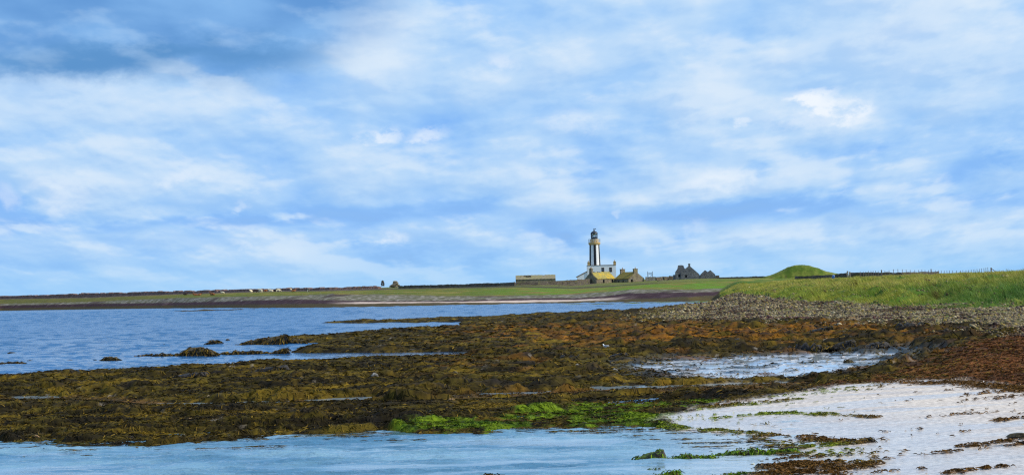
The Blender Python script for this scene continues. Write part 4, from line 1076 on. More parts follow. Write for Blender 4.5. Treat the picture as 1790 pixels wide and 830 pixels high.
for sgn in (0, 1):
    for i in range(NX):
        for k in range(NY):
            if not sgn and inhole(i, k): continue
            q = []
            for (ii, kk) in ((i, k), (i + 1, k), (i + 1, k + 1), (i, k + 1)):
                y = -.15 + (bd / 2 + .15) * kk / NY; z = bh + .06 + (br - bh) * kk / NY + .05 * math.sin(ii * 1.3 + kk * 2) - (.12 if (kk == NY and 36 < ii < 42) else 0)
                q.append((.02 + (bw - .04) * ii / NX, y if not sgn else bd - y, z))
            rb.add(q + [(a, b_, c - .12) for a, b_, c in q], [(0, 1, 2, 3), (7, 6, 5, 4), (0, 4, 5, 1), (1, 5, 6, 2), (2, 6, 7, 3), (3, 7, 4, 0)])
rb.build('roof', M_roof3, BN)
rf = MB()
for i in range(5): rf.tube((bw * (.2 + .045 * i), .3, bh + .1), (bw * (.2 + .045 * i), bd / 2, br - .1), .07, 6)
rf.build('rafter', M_wood, BN)

# ------------------------------------------------------------------ roofless ruins right of the cottages
def ruin_gable(poly_px, Y, base, th, mat, name, parent):
    pl = [at(px, py, Y) - base for px, py in poly_px]
    return MB().prism([(p.x, p.z) for p in pl], Y - base.y, Y - base.y + th).build(name, mat, parent)
rbz = at(1200, 490, 850)
RU = empty('ruined_house', rbz, 0, 'large roofless grey ruin with a broken chimney stub and one standing gable', 'ruin')
ruin_gable([(1191, 490), (1222.5, 490), (1222.3, 479.0), (1216, 473.5), (1206.3, 465.2), (1203.2, 465.4), (1197, 470.4), (1191, 474.5)], 850, rbz, .8, M_stoneg, 'gable_wall', RU)
ruin_gable([(1180.2, 490), (1190.9, 490), (1196.5, 473.2), (1199.4, 470.6), (1197.5, 469.8), (1196.2, 468.0), (1194.6, 463.6), (1190, 463.0), (1185.4, 463.6), (1184.3, 470), (1180.4, 475.4)][0:1] + [(1197.0, 490), (1199.0, 471.2), (1197.4, 470.0), (1196.0, 467.6), (1194.5, 463.7), (1190.5, 463.1), (1185.4, 463.8), (1184.3, 470), (1180.4, 475.4)], 853.5, rbz, .9, M_stoneg, 'broken_gable', RU)
ruin_gable([(1180.6, 490), (1196.8, 490), (1196.8, 477.6), (1192.5, 476.2), (1188.4, 477.2), (1180.6, 476.6)], 850.2, rbz, .7, M_stoneg, 'front_wall', RU)
c = at(1205.0, 466, 850) - rbz
MB().box(c.x - .42, c.x + .42, .05, .78, c.z - .3, (at(1205, 461.2, 850) - rbz).z).box(c.x - .5, c.x + .5, -.04, .86, (at(1205, 461.2, 850) - rbz).z + .002, (at(1205, 460.6, 850) - rbz).z).build('chimney', M_stoneg, RU)
for px, py, w, h in ((1187.6, 481.8, .42, .62), (1199.5, 482.6, .42, .6)):
    c = at(px, py, 850) - rbz; yy = .2 if px < 1191 else 0
    f = MB().box(c.x - w - .1, c.x + w + .1, yy - .06, yy - .003, c.z + h, c.z + h + .2).build('window', M_stoneg, RU)
    MB().box(c.x - w, c.x + w, yy - .02, yy - .004, c.z - h, c.z + h).build('opening', M_dark, f)  # dark panel on solid wall, painted as the shade inside a window
for px in (1181, 1221.6):
    c = at(px, 488, 850) - rbz
    MB().box(c.x - .35, c.x + .35, .92, 9.0, 0, (at(px, 480, 850) - rbz).z).build('side_wall', M_stoneg, RU)
rb2 = at(1238, 489, 862)
RW = empty('ruined_byre', rb2, 0, 'small grey stone ruin with a pair of pointed gables side by side', 'ruin')
ruin_gable([(1224.6, 489), (1238.5, 489), (1238.5, 476), (1232.4, 472.0), (1224.6, 479.5)], 862, rb2, .7, M_stoneg, 'gable_wall', RW)
ruin_gable([(1234.5, 489), (1250.4, 489), (1250.2, 479.6), (1246.5, 476), (1241.6, 471.9), (1237, 475.6), (1234.5, 478)], 860.2, rb2, .7, M_stoneg, 'gable_wall', RW)
for px in (1225, 1249.6):
    c = at(px, 488, 862) - rb2
    MB().box(c.x - .3, c.x + .3, .75, 7, 0, (at(px, 480.4, 862) - rb2).z).build('side_wall', M_stoneg, RW)
MB().box((at(1250.6, 480, 861) - rb2).x, (at(1258, 480, 861) - rb2).x, -.3, .6, 0, (at(1254, 481.2, 861) - rb2).z, 0, .12).build('broken_wall', M_wall, RW)

# ------------------------------------------------------------------ dry stone walls: (px, top row, distance) along each
FKP = [f[0] for f in FK]
def wall_y(px): return float(np.interp(px, FKP, KD[:, 5])) + 2.5
def hit(px, py, y0=340, y1=1150):
    Ys = np.arange(y0, y1, .5); d = pdir(px, py)
    zr = EYE + d[2] / d[1] * Ys; g = ground_z(d[0] / d[1] * Ys, Ys)
    k = np.where(zr <= g + .02)[0]
    return float(Ys[k[0]]) if len(k) else None
def stone_wall(name, label, pts, th=.8, mat=None, jit=.12, drop=1.6, group=None, seed=0, cat='wall'):
    rs = np.random.RandomState(seed + 5)
    P = [at(p[0], p[1], p[2] or wall_y(p[0])) for p in pts]
    base = P[0].copy(); base.z = P[0].z - 1.2
    V_, F_ = [], []
    sm = []
    for a, b in zip(P[:-1], P[1:]):
        n = max(2, int((b - a).length / .55))
        for i in range(n): sm.append(a.lerp(b, i / n))
    sm.append(P[-1])
    zj = rs.randn(len(sm)) * jit
    slump = np.interp(np.arange(len(sm)), np.arange(0, len(sm) + 12, 6), rs.randn(len(range(0, len(sm) + 12, 6))) * jit * 1.4)
    for i, p in enumerate(sm):
        d = (sm[min(i + 1, len(sm) - 1)] - sm[max(i - 1, 0)]); d.z = 0; d.normalize(); nrm = Vector((d.y, -d.x, 0))
        z1 = p.z + zj[i] * .6 + min(0, slump[i]) ; z0 = min(gz(p.x, p.y) - .5, z1 - .6)
        for s_, z_ in ((th * .62, z0), (th * .45 + rs.randn() * .03, lerp(z0, z1, .6)), (th * .34 + rs.randn() * .03, z1), (-th * .34, z1 + rs.randn() * .04), (-th * .62, z0)):
            q = p + nrm * s_; V_.append((q.x - base.x, q.y - base.y, z_ - base.z))
    for i in range(len(sm) - 1):
        for k in range(4): F_.append([i * 5 + k, i * 5 + k + 1, (i + 1) * 5 + k + 1, (i + 1) * 5 + k])
    F_.append([0, 1, 2, 3, 4]); e = (len(sm) - 1) * 5; F_.append([e + 4, e + 3, e + 2, e + 1, e])
    o = MB().add(V_, F_).build(name, mat or M_wall)
    o.location = base
    return tag(o, label, cat, group, 'thing')
G_ = 'dry stone walls of the island'
stone_wall('dry_stone_wall', 'long broad based purple brown stone dyke along the ridge behind the cattle', [(-420, 528.6, 0), (-200, 522.6, 0), (0, 517.6, 0), (90, 515.0, 0), (150, 512.6, 0), (230, 510.8, 0), (300, 508.9, 0), (380, 506.6, 0), (450, 505.0, 0), (520, 503.6, 0), (580, 502.4, 0), (640, 500.6, 0), (664, 500.2, 0)], 3.6, M_wallb, .20, group=G_, seed=12)  # base widened so its sloping face catches the sun
stone_wall('dry_stone_wall', 'dark dry stone wall running along the ridge from the cairns to the barn', [(697, 499.4, 0), (740, 498.2, 0), (800, 496.4, 0), (860, 494.2, 0), (900, 493.0, 0)], .9, None, .10, group=G_, seed=1)
stone_wall('dry_stone_wall', 'dark dry stone wall in front of the holed barn', [(897, 493.6, 822), (940, 493.0, 824), (975, 491.0, 830), (1008, 488.8, 836), (1034, 487.6, 846)], .9, None, .12, group=G_, seed=2)
stone_wall('dry_stone_wall', 'short dark yard wall low down left of the yellow roofed cottage', [(968, 500.2, 800), (1000, 496.6, 806), (1041, 495.4, 826)], .8, None, .08, group=G_, seed=3)
stone_wall('garden_wall', 'low pale brown garden wall in front of the yellow roofed cottage', [(1041, 495.6, 825), (1060, 495.0, 828), (1078, 495.4, 830), (1098, 495.2, 832)], .7, M_stone, .08, group=G_, seed=4)
stone_wall('yard_wall', 'pale mortared yard wall under the metal frame right of the cottages', [(1128, 484.0, 846), (1145.5, 483.6, 846)], .6, M_wallp, .01, group=G_, seed=5)
stone_wall('dry_stone_wall', 'dark dry stone wall between the pale yard wall and the ruins', [(1146, 484.2, 850), (1160, 483.2, 856), (1169, 483.6, 860), (1170, 482.2, 860), (1182, 482.6, 862)], .9, None, .06, group=G_, seed=6)
stone_wall('dry_stone_wall', 'low tumbled dry stone wall in front of the grey ruins', [(1150, 490.2, 800), (1185, 489.0, 806), (1215, 488.6, 810), (1260, 487.4, 812), (1300, 486.0, 815)], .9, None, .14, group=G_, seed=7)
stone_wall('dry_stone_wall', 'brown dry stone wall running from the ruins towards the green mound', [(1253, 485.2, 840), (1275, 484.4, 820), (1300, 483.6, 800), (1341, 482.2, 780)], .9, None, .08, group=G_, seed=8)
stone_wall('dry_stone_wall', 'brown dry stone wall at the foot of the green mound', [(1390, 482.6, 452), (1420, 480.8, 450), (1445, 480.0, 448), (1456, 480.4, 446)], .8, None, .05, group=G_, seed=9)
stone_wall('dry_stone_wall', 'brown dry stone wall ending at the pale gatepost right of the mound', [(1460, 479.4, 440), (1470, 477.6, 438), (1481, 476.6, 436)], .8, None, .05, group=G_, seed=10)
stone_wall('dry_stone_wall', 'brown dry stone wall behind the wire fence', [(1486, 476.2, 436), (1520, 476.0, 434), (1575, 476.0, 432), (1640, 474.6, 440)], .8, None, .06, group=G_, seed=11)

# ------------------------------------------------------------------ green burial mound
def mound():
    Y0 = 505.0; c = at(1403, 484, Y0); px = [1296, 1318, 1340, 1352, 1366, 1378, 1388, 1400, 1412, 1424, 1436, 1450, 1466, 1490, 1512]
    py = [506, 491, 483.2, 479.6, 473.6, 467.2, 464.2, 463.2, 464.2, 467.6, 472.2, 476.4, 479.4, 483, 496]
    xs = [at(a, b, Y0).x - c.x for a, b in zip(px, py)]; zs = [at(a, b, Y0).z - c.z for a, b in zip(px, py)]
    nx, ny = 150, 90; x = np.linspace(xs[0], xs[-1], nx); y = np.linspace(-15, 15, ny); Xm, Ym = np.meshgrid(x, y)
    prof = np.interp(x, xs, zs)[None]; k = np.exp(-(Ym / 6.5) ** 4)
    Z = prof * k - 3.0 * (1 - k) + (.16 * fbm(Xm / 1.6, Ym / 1.6, 4, 401) + .10 * np.abs(fbm(Xm / .4, Ym / .4, 2, 404))) * k
    I = np.arange(nx * ny).reshape(ny, nx); Q = np.stack([I[:-1, :-1], I[:-1, 1:], I[1:, 1:], I[1:, :-1]], -1).reshape(-1, 4)
    g = fbm(Xm / 2.5, Ym / 2.5, 4, 402)
    t = sstep(-.4, .5, g)[..., None]
    tint = lerp(np.array([.065, .105, .012]), np.array([.15, .17, .03]), t) * np.ones(Xm.shape + (1,))
    tint = lerp(tint, np.array([.07, .06, .02]), sstep(.35, .6, fbm(Xm / 1.2, Ym / 1.2, 3, 403))[..., None] * .6)
    o = mesh_np('hill', np.stack([Xm, Ym, Z], -1).reshape(-1, 3), Q, mat_attr('mound_turf', .85, .1, 0, .3, 2.0), True, {'tint': tint.reshape(-1, 3)})
    o.location = c; tag(o, kind='structure')
mound()

# ------------------------------------------------------------------ wire fence on the skyline
fpx = [476, 502, 520, 543, 562, 580, 601, 620, 648, 674, 709, 744, 778, 812, 846, 878, 913, 943, 970, 996, 1022, 1046, 1077, 1103, 1127, 1151, 1172, 1190, 1216, 1248, 1280, 1300, 1324, 1347, 1368, 1388, 1412, 1432, 1450, 1468, 1484, 1500, 1525]
fpy = [158, 160, 158, 154, 153, 152, 152, 154, 145, 152, 147, 140, 138, 140, 141, 145, 146, 146, 143, 146, 147, 138, 148, 147, 149, 151, 150, 150, 150, 150, 150, 147, 147, 146, 143, 142, 138, 137, 133, 130, 127, 124, 127]
BIG = {648: .11, 1046: .11, 1525: .15}
p0 = at(1400 + 476 / 4.59, 479, 330); fbase = Vector((p0.x, p0.y, gz(p0.x, p0.y)))
FE = empty('wire_fence', fbase, 0, 'wire fence on thin wooden posts along the grassy skyline on the right', 'fence')
tops = []
for cx_, cy_ in zip(fpx, fpy):
    px, py = 1400 + cx_ / 4.59, 440 + cy_ / 4.59
    Y = lerp(318, 392, (px - 1503) / 230.0); p = at(px, py, Y); g = min(gz(p.x, p.y), p.z - .75)
    r = BIG.get(cx_, .048)
    q = p - fbase; lean = random.uniform(-.05, .05)
    MB().tube((q.x, q.y, g - fbase.z - .4), (q.x + lean, q.y, q.z), r, 7, 0, r * .92).build('post', M_wood, FE)
    tops.append(Vector((q.x + lean, q.y, q.z)))
st = tops[-1]; MB().tube((st.x + 1.6, st.y, st.z - 1.3), (st.x + .1, st.y, st.z - .25), .07, 6).build('stay', M_wood, FE)
for dz in (.12, .45, .8):
    wv = MB()
    for a, b in zip(tops[:-1], tops[1:]): wv.tube(a - Vector((0, .06, dz)), b - Vector((0, .06, dz)), .008, 4)
    wv.build('wire', M_wire, FE)

# ------------------------------------------------------------------ metal frame on the yard wall, gatepost, blue container
fb = at(1136.3, 484.2, 846)
FR = empty('metal_frame', fb, 0, 'pale open steel frame of two posts and rungs standing on the yard wall', 'frame')
Lf = local(fb)
xa, xb = Lf(1132.2, 480, 846).x, Lf(1140.6, 480, 846).x; zt = Lf(1136, 474.2, 846).z
for x in (xa, xb): MB().box(x - .17, x + .17, -.17, .17, -.1, zt).build('post', M_metal, FR)
for py in (477.4, 479.6): 
    z = Lf(1136, py, 846).z; MB().box(xa + .17, xb - .17, -.09, .09, z - .14, z + .14).build('crossbar', M_metal, FR)
zb = Lf(1136, 479.6, 846).z
MB().tube((xa + .1, 0, zb), ((xa + xb) / 2, 0, .1), .10, 6).tube((xb - .1, 0, zb), ((xa + xb) / 2, 0, .1), .10, 6).build('brace', M_metal, FR)
for t in (.33, .66): MB().tube((lerp(xa, xb, t), 0, zb + .1), (lerp(xa, xb, t), 0, zt - .55), .08, 6).build('upright', M_metal, FR)
gp = at(1483.3, 481, 433)
o = MB().box(-.42, -.02, -.2, .2, -.6, .98, 0, .05).box(.08, .5, -.15, .25, -.6, .80, 0, .06).build('gatepost', M_wallp, None, False, .03); o.location = gp
tag(o, 'pale upright stone gatepost at the end of the brown wall right of the mound', 'gatepost')
bp_ = at(1456, 486.2, 340); M_blue = mat_plain('blue_plastic', (.06, .16, .42), .4, .5)
bz = gz(bp_.x, bp_.y)
o = MB().lathe([(.05, 0), (.22, .02), (.24, .10), (.25, .12), (.24, .14), (.24, .42), (.25, .44), (.24, .46), (.23, .56), (.12, .62), (.11, .68)], 20).build('plastic_drum', M_blue, None, True)
o.location = (bp_.x, bp_.y, max(bp_.z - .05, bz)); o.rotation_euler = (rad(8), rad(12), 0)
tag(o, 'small blue plastic drum in the grass below the brown wall', 'drum')

# ------------------------------------------------------------------ cairns on the ridge
def heap(name, label, px, pyb, Y, wpx, hpx, prof, mat, cat, seed):
    c = at(px, pyb, Y); r = wpx * Y / FPX / 2; h = hpx * Y / FPX; rs = np.random.RandomState(seed)
    b = MB(); iv, if_ = ico()
    n = 150
    for i in range(n):
        t = (i / n) ** .8; rr = r * np.interp(t, [p[0] for p in prof], [p[1] for p in prof]); a = rs.rand() * 6.28; q = rr * (rs.rand() ** .35)
        s = r * .22 * (.7 + .6 * rs.rand())
        v = iv * np.array([s * 1.3, s, s * .6]) * (1 + .3 * (rs.rand(len(iv), 1) - .5)) + np.array([q * math.cos(a), q * math.sin(a) * .8, t * h - .1])
        b.add(v, if_.tolist())
    o = b.build(name, mat, None, False); o.location = c
    return tag(o, label, cat)
heap('cairn', 'tall narrow dark stone cairn alone on the ridge', 669, 499.5, wall_y(669) + 4, 6.2, 9.8, [(0, 1), (.5, .85), (.85, .6), (1, .25)], M_wall, 'cairn', 1)
heap('stone_heap', 'low broad heap of stones on the ridge right of the tall cairn', 691, 501, wall_y(691) + 3, 19, 9.5, [(0, 1), (.25, .8), (.45, .42), (1, .16)], M_stone, 'stone heap', 2)

# ------------------------------------------------------------------ cattle by the long wall
def skin_mesh(name, verts, edges, radii, root=0, sub=2):
    me = bpy.data.meshes.new(name); me.from_pydata(verts, edges, []); o = bpy.data.objects.new(name, me); COL.objects.link(o)
    md = o.modifiers.new('skin', 'SKIN'); me.skin_vertices.new() if not me.skin_vertices else None
    for i, r in enumerate(radii): me.skin_vertices[0].data[i].radius = r if isinstance(r, tuple) else (r, r)
    for d in me.skin_vertices[0].data: d.use_root = False
    me.skin_vertices[0].data[root].use_root = True
    s2 = o.modifiers.new('sub', 'SUBSURF'); s2.levels = sub; s2.render_levels = sub
    dg = bpy.context.evaluated_depsgraph_get(); dg.update()
    m2 = bpy.data.meshes.new_from_object(o.evaluated_get(dg)); bpy.data.objects.remove(o); m2.name = name
    for p in m2.polygons: p.use_smooth = True
    return m2
def cow_mesh(pose):
    if pose == 'lying':
        v = [(-.75, 0, .50), (-.2, 0, .52), (.45, 0, .55), (.85, 0, .78), (1.12, 0, 1.02), (1.42, .05, .88), (.5, -.38, .16), (.85, -.42, .10), (.5, .38, .16), (.85, .42, .10), (-.6, -.42, .22), (-.2, -.52, .10), (-.6, .42, .22), (-.2, .52, .10), (-.98, 0, .5), (-1.02, .1, .15)]
        e = [(0, 1), (1, 2), (2, 3), (3, 4), (4, 5), (2, 6), (6, 7), (2, 8), (8, 9), (0, 10), (10, 11), (0, 12), (12, 13), (0, 14), (14, 15)]
        r = [(.40, .42), (.46, .46), (.40, .42), (.22, .27), (.17, .18), (.10, .11), .14, .07, .14, .07, .18, .08, .18, .08, .07, .04]
    else:
        hz = .45 if pose == 'grazing' else 1.45
        v = [(-.72, 0, 1.10), (-.1, 0, 1.05), (.55, 0, 1.10), (.95, 0, 1.0 if pose == 'grazing' else 1.28), (1.22, 0, .62 if pose == 'grazing' else 1.42), (1.45, 0, .22 if pose == 'grazing' else 1.25),
             (.58, -.24, .70), (.60, -.24, .38), (.60, -.24, .03), (.58, .24, .70), (.56, .24, .38), (.58, .24, .03), (-.78, -.25, .72), (-.90, -.25, .42), (-.82, -.25, .03), (-.78, .25, .72), (-.92, .25, .42), (-.86, .25, .03), (-1.02, 0, 1.12), (-1.08, 0, .55)]
        e = [(0, 1), (1, 2), (2, 3), (3, 4), (4, 5), (2, 6), (6, 7), (7, 8), (2, 9), (9, 10), (10, 11), (0, 12), (12, 13), (13, 14), (0, 15), (15, 16), (16, 17), (0, 18), (18, 19)]
        r = [(.32, .36), (.38, .40), (.32, .38), (.19, .24), (.15, .17), (.09, .10), .14, .075, .06, .14, .075, .06, .17, .085, .065, .17, .085, .065, .06, .035]
    return skin_mesh('cow_' + pose, v, e, r)
CM = {k: cow_mesh(k) for k in ('lying', 'standing', 'grazing')}
def mat_hide(name, c1, c2, amt):
    m = bpy.data.materials.new(name); m.use_nodes = True; T = NT(m.node_tree); b = T.n['Principled BSDF']; g = T.add('ShaderNodeTexCoord')
    T.put(b.inputs['Base Color'], T.mix(T.ss(T.noise(g.outputs['Object'], 1.3, 3), .66 - amt * .4, .70 - amt * .4), c1, c2)); b.inputs['Roughness'].default_value = .8; b.inputs['Specular IOR Level'].default_value = .15
    return m
HIDE = {'dark brown': mat_hide('dark_brown_hide', (.030, .020, .022), (.05, .03, .025), .2), 'reddish brown': mat_hide('reddish_brown_hide', (.22, .085, .03), (.28, .13, .06), .3),
        'cream': mat_hide('cream_hide', (.72, .62, .42), (.60, .42, .22), .15), 'brown and white': mat_hide('brown_white_hide', (.035, .022, .025), (.75, .68, .55), .55)}
HB = mat_plain('horn_and_muzzle', (.25, .2, .16), .6)
def cow(px, py, Y, hide, pose, face, label, scl=1.0):
    p = at(px, py, Y)
    E = empty('cow', (p.x, Y, gz(p.x, Y) - .02), face, label, 'cow', 'cattle by the island wall'); E.scale = (scl,) * 3
    m = CM[pose].copy(); m.materials.clear(); m.materials.append(HIDE[hide])
    o = bpy.data.objects.new('body', m); COL.objects.link(o); o.parent = E
    hx, hz_ = {'lying': (1.10, 1.15), 'standing': (1.20, 1.56), 'grazing': (1.22, .80)}[pose]
    for s in (-1, 1):
        MB().tube((hx, s * .12, hz_ - .05), (hx - .03, s * .34, hz_ + .02), .075, 6, 0, .03).build('ear', HIDE[hide], E)
COWS = [(324, 515.3, 'dark brown', 'lying', 0.2, 'dark brown cow lying by the wall, leftmost of the herd', 1.0),
        (341.5, 516.4, 'reddish brown', 'lying', 3.3, 'reddish brown cow lying just right of the leftmost dark cow', 1.0),
        (348.5, 516.0, 'reddish brown', 'lying', 0.3, 'reddish brown calf lying close behind a reddish brown cow', .8),
        (371.5, 515.6, 'reddish brown', 'lying', 2.9, 'reddish brown cow lying alone in the middle of the green strip', 1.1),
        (389.2, 513.6, 'cream', 'standing', 3.0, 'small white calf standing alone on the green strip', .72),
        (439, 512.4, 'cream', 'standing', -1.9, 'cream cow standing, left of a dark brown cow', .95),
        (446, 511.2, 'dark brown', 'grazing', 0.4, 'dark brown cow grazing between two cream cows', .95),
        (455.6, 511.2, 'cream', 'standing', 2.4, 'cream cow standing right of the grazing dark cow', 1.0),
        (464, 509.2, 'reddish brown', 'lying', 0.1, 'reddish brown cow lying under the wall between two cream cows', .95),
        (473.5, 509.6, 'cream', 'lying', 3.0, 'cream cow lying against the wall beside dark cattle', 1.0),
        (480.5, 509.0, 'dark brown', 'lying', 0.0, 'dark brown cow lying against the wall behind cream cattle', .95),
        (486.5, 510.0, 'cream', 'grazing', 0.3, 'cream cow grazing, last of the tight group', .85),
        (508.5, 508.2, 'cream', 'standing', -1.8, 'white cow standing beside a pale brown cow', .75),
        (513.5, 509.6, 'reddish brown', 'lying', 0.2, 'pale brown cow lying right beside a white standing cow', .85),
        (538.6, 510.2, 'brown and white', 'standing', -1.4, 'dark cow with a white patch, rightmost of the herd', .95)]
for px, py, hide, pose, face, lab, s in COWS:
    Y = hit(px, py) or wall_y(px) - 4; cow(px, py, Y, hide, pose, face, lab, s)

# ------------------------------------------------------------------ gulls
def gull(px, py, Y, label, afloat, rz):
    p = at(px, py, Y); zg = 0.02 if afloat else max(gz(p.x, p.y), 0)
    E = empty('gull', (p.x, p.y, zg - (0.04 if afloat else 0)), rz, label, 'gull', 'gulls'); E.scale = (.65,) * 3
    h = 0 if afloat else .13
    me = skin_mesh('gull_body', [(-.24, 0, h + .12), (-.1, 0, h + .12), (.06, 0, h + .14), (.14, 0, h + .22), (.17, 0, h + .31), (.21, 0, h + .315)], [(0, 1), (1, 2), (2, 3), (3, 4), (4, 5)], [(.02, .03), (.075, .08), (.085, .09), (.05, .055), (.045, .045), (.022, .022)], 1)
    me.materials.append(mat_plain('gull_white', (.85, .85, .83), .7)); o = bpy.data.objects.new('body', me); COL.objects.link(o); o.parent = E
    gm = mat_plain('gull_grey', (.32, .35, .38), .7)
    for s in (-1, 1):
        MB().prism_x([(s * .055, h + .10), (s * .10, h + .13), (s * .085, h + .20), (s * .02, h + .225)], -.30, .06).build('wing', gm, E, True)
        if not afloat: MB().tube((-.02, s * .04, 0), (-.02, s * .04, h + .06), .009, 6).tube((-.02, s * .04, .004), (.05, s * .04, .004), .009, 5).build('leg', mat_plain('gull_pink', (.5, .3, .25), .6), E)
    MB().tube((.22, 0, h + .315), (.29, 0, h + .30), .016, 6, 0, .006).build('beak', mat_plain('gull_yellow', (.6, .4, .05), .5), E)
gull(1058, 608.0, 97, 'white gull standing on the brown seaweed of the middle reef', False, 2.6)
gull(788.5, 538.8, 425, 'white gull floating on the blue bay', True, 0.3)
# ------------------------------------------------------------------ single rocks
def mat_rock(name, stone, top, side, amt, scale=3.0):
    m = bpy.data.materials.new(name); m.use_nodes = True; T = NT(m.node_tree); b = T.n['Principled BSDF']
    g = T.add('ShaderNodeTexCoord'); ge = T.add('ShaderNodeNewGeometry'); sx = T.add('ShaderNodeSeparateXYZ'); T.l.new(ge.outputs['Normal'], sx.inputs[0])
    n1 = T.noise(g.outputs['Object'], scale, 6, .65); n2 = T.noise(g.outputs['Object'], scale * 4, 4, .6)
    c = T.mix(T.ss(n1, .35, .65), stone, tuple(x * .45 for x in stone))
    gm = T.math('ADD', T.math('MULTIPLY', sx.outputs[2], .35), T.math('ADD', n1, T.math('MULTIPLY', T.math('SUBTRACT', n2, .5), .6)))
    c = T.mix(T.ss(gm, .85 - amt, 1.05 - amt), c, T.mix(n2, top, side))
    T.put(b.inputs['Base Color'], c); b.inputs['Roughness'].default_value = .6; b.inputs['Specular IOR Level'].default_value = .25
    bp = T.add('ShaderNodeBump'); bp.inputs['Strength'].default_value = .8; bp.inputs['Distance'].default_value = .04
    T.put(bp.inputs['Height'], T.math('ADD', n1, T.math('MULTIPLY', n2, .5))); T.put(b.inputs['Normal'], bp.outputs[0])
    return m
RM = {'weed': mat_rock('weedy_rock', (.050, .042, .034), (.085, .058, .012), (.040, .030, .010), .30),
      'dark': mat_rock('bare_dark_slab', (.040, .034, .030), (.06, .045, .014), (.02, .018, .012), .05),
      'green': mat_rock('green_algae_slab', (.055, .045, .030), (.10, .19, .008), (.05, .10, .008), .26, 2.2),
      'grey': mat_rock('grey_boulder', (.30, .28, .25), (.16, .14, .10), (.22, .2, .17), .0),
      'orange': mat_rock('ochre_boulder', (.34, .20, .085), (.20, .13, .05), (.26, .16, .07), .05)}
from mathutils import noise as mnoise
def rock(px, py, wpx, hpx, kind, label, shape='lump', z0=0.0, Y=None, group=None, seed=0, depth=.6, fr=0):
    p = at(px, py, Y) if Y else at0(px, py, z0)
    w = wpx * p.y / FPX; h = hpx * p.y / FPX
    bm = bmesh.new(); bmesh.ops.create_icosphere(bm, subdivisions=4, radius=1)
    off = Vector((seed * 3.7, seed * 1.3, seed * 7.1))
    for v in bm.verts:
        q = v.co.copy()
        for a in range(3): q[a] = math.copysign(abs(q[a]) ** .72, q[a])          # boxier
        x, y, z = q
        if shape == 'wedge':   # bedding tilted: rises to the right, breaks off steeply
            top = .18 + .82 * max(0, min(1, (x + 1) / 1.75))
            if x > .80: top *= max(.05, 1 - (x - .80) * 3.6)
        elif shape == 'ridge':
            top = .35 + .65 * (.5 + .5 * mnoise.noise(Vector((x * 3.2 + seed * 9.1, 0, 0)) ))
            st = (x * 2.4 + seed * .37) % 1.0; top *= .55 + .6 * st
            top *= 1 - max(0, abs(x) - .8) * 2.2
        else:
            top = 1 - .55 * x * x
        zz = (z * .5 + .5)
        n = mnoise.fractal(q * 1.9 + off, 1.0, 2.0, 4) * .16 + mnoise.fractal(q * 6 + off, 1.0, 2.0, 3) * .05
        # steps of the beds
        zz2 = zz + .05 * math.sin(zz * 16 + x * 3)
        v.co = Vector((x * w / 2 * (1 + n * .7), y * w / 2 * depth * (1 + n) * (1.1 - .3 * zz), -.12 * h - .04 + h * 1.12 * top * zz2 * (1 + n)))
    me = bpy.data.meshes.new('rock'); bm.to_mesh(me); bm.free()
    for f in me.polygons: f.use_smooth = False
    me.materials.append(RM[kind]); o = bpy.data.objects.new('rock' if shape != 'wedge' else 'rock_slab', me); COL.objects.link(o)
    o.location = p; o.rotation_euler = (0, 0, random.uniform(-.12, .12))
    tag(o, label, 'rock', group)
    if fr:
        n = fr; co = np.array([v.co[:] for v in me.vertices]); nr = np.array([v.normal[:] for v in me.vertices])
        ok = np.where(nr[:, 2] > -.05)[0]; s = RS.choice(ok, n); k = max(.5, p.y / 60)
        X0, Y0 = co[s, 0] + RS.normal(0, .04, n), co[s, 1] + RS.normal(0, .03, n); Z0 = co[s, 2]
        ang = np.arctan2(nr[s, 1] - .4, nr[s, 0]) + RS.normal(0, .6, n); Ln = (.08 + .14 * RS.rand(n)) * k; Wn = (.014 + .018 * RS.rand(n)) * k
        slope = np.sqrt(np.maximum(0, 1 - nr[s, 2] ** 2))
        def zf(xx, yy, X0=X0, Y0=Y0, Z0=Z0, slope=slope): return Z0 - np.hypot(xx - X0, yy - Y0) * slope * 1.2
        if kind == 'green': pal_ = np.array([[.10, .19, .008], [.05, .10, .006], [.15, .25, .01], [.06, .05, .012]])
        else: pal_ = np.array([[.075, .05, .01], [.035, .026, .009], [.14, .09, .014], [.02, .016, .008]])
        strips('seaweed', X0, Y0, ang, Ln, Wn, .015 + .02 * RS.rand(n), pal_[RS.randint(0, 4, n)] * RS.uniform(.6, 1.2, (n, 1)), M_weed, 4, .012, zf, 1.0, o)
    return o
g1 = 'seaweed covered rocks out in the bay'
rock(20, 636.5, 54, 8, 'weed', 'long flat weedy rock in the water at the left edge of the view', 'ridge', group=g1, seed=1, depth=.3, fr=160)
rock(52, 630.5, 13, 2.6, 'weed', 'tiny weedy rock awash just right of the long rock at the left edge', 'lump', group=g1, seed=2, depth=.4)
rock(20, 616.5, 15, 2.6, 'weed', 'tiny dark rock awash far out at the left edge', 'lump', group=g1, seed=3, depth=.4)
rock(193, 629.5, 31, 7, 'weed', 'small round topped weedy rock alone before the front reef', 'lump', group=g1, seed=4, depth=.45, fr=120)
rock(122, 630, 22, 2.6, 'weed', 'low flat rock awash, leftmost of three flat ones left of the round topped rock', 'lump', group=g1, seed=5, depth=.35)
rock(150, 629.6, 12, 2.4, 'weed', 'low flat rock awash, middle one of three left of the round topped rock', 'lump', group=g1, seed=6, depth=.35)
rock(166, 629.4, 10, 2.6, 'weed', 'low flat rock awash, nearest to the round topped rock of the three', 'lump', group=g1, seed=7, depth=.35)
rock(346, 622.0, 66, 16, 'weed', 'tall humped weedy rock at the outer end of the second reef', 'lump', group=g1, seed=8, depth=.42, fr=380)
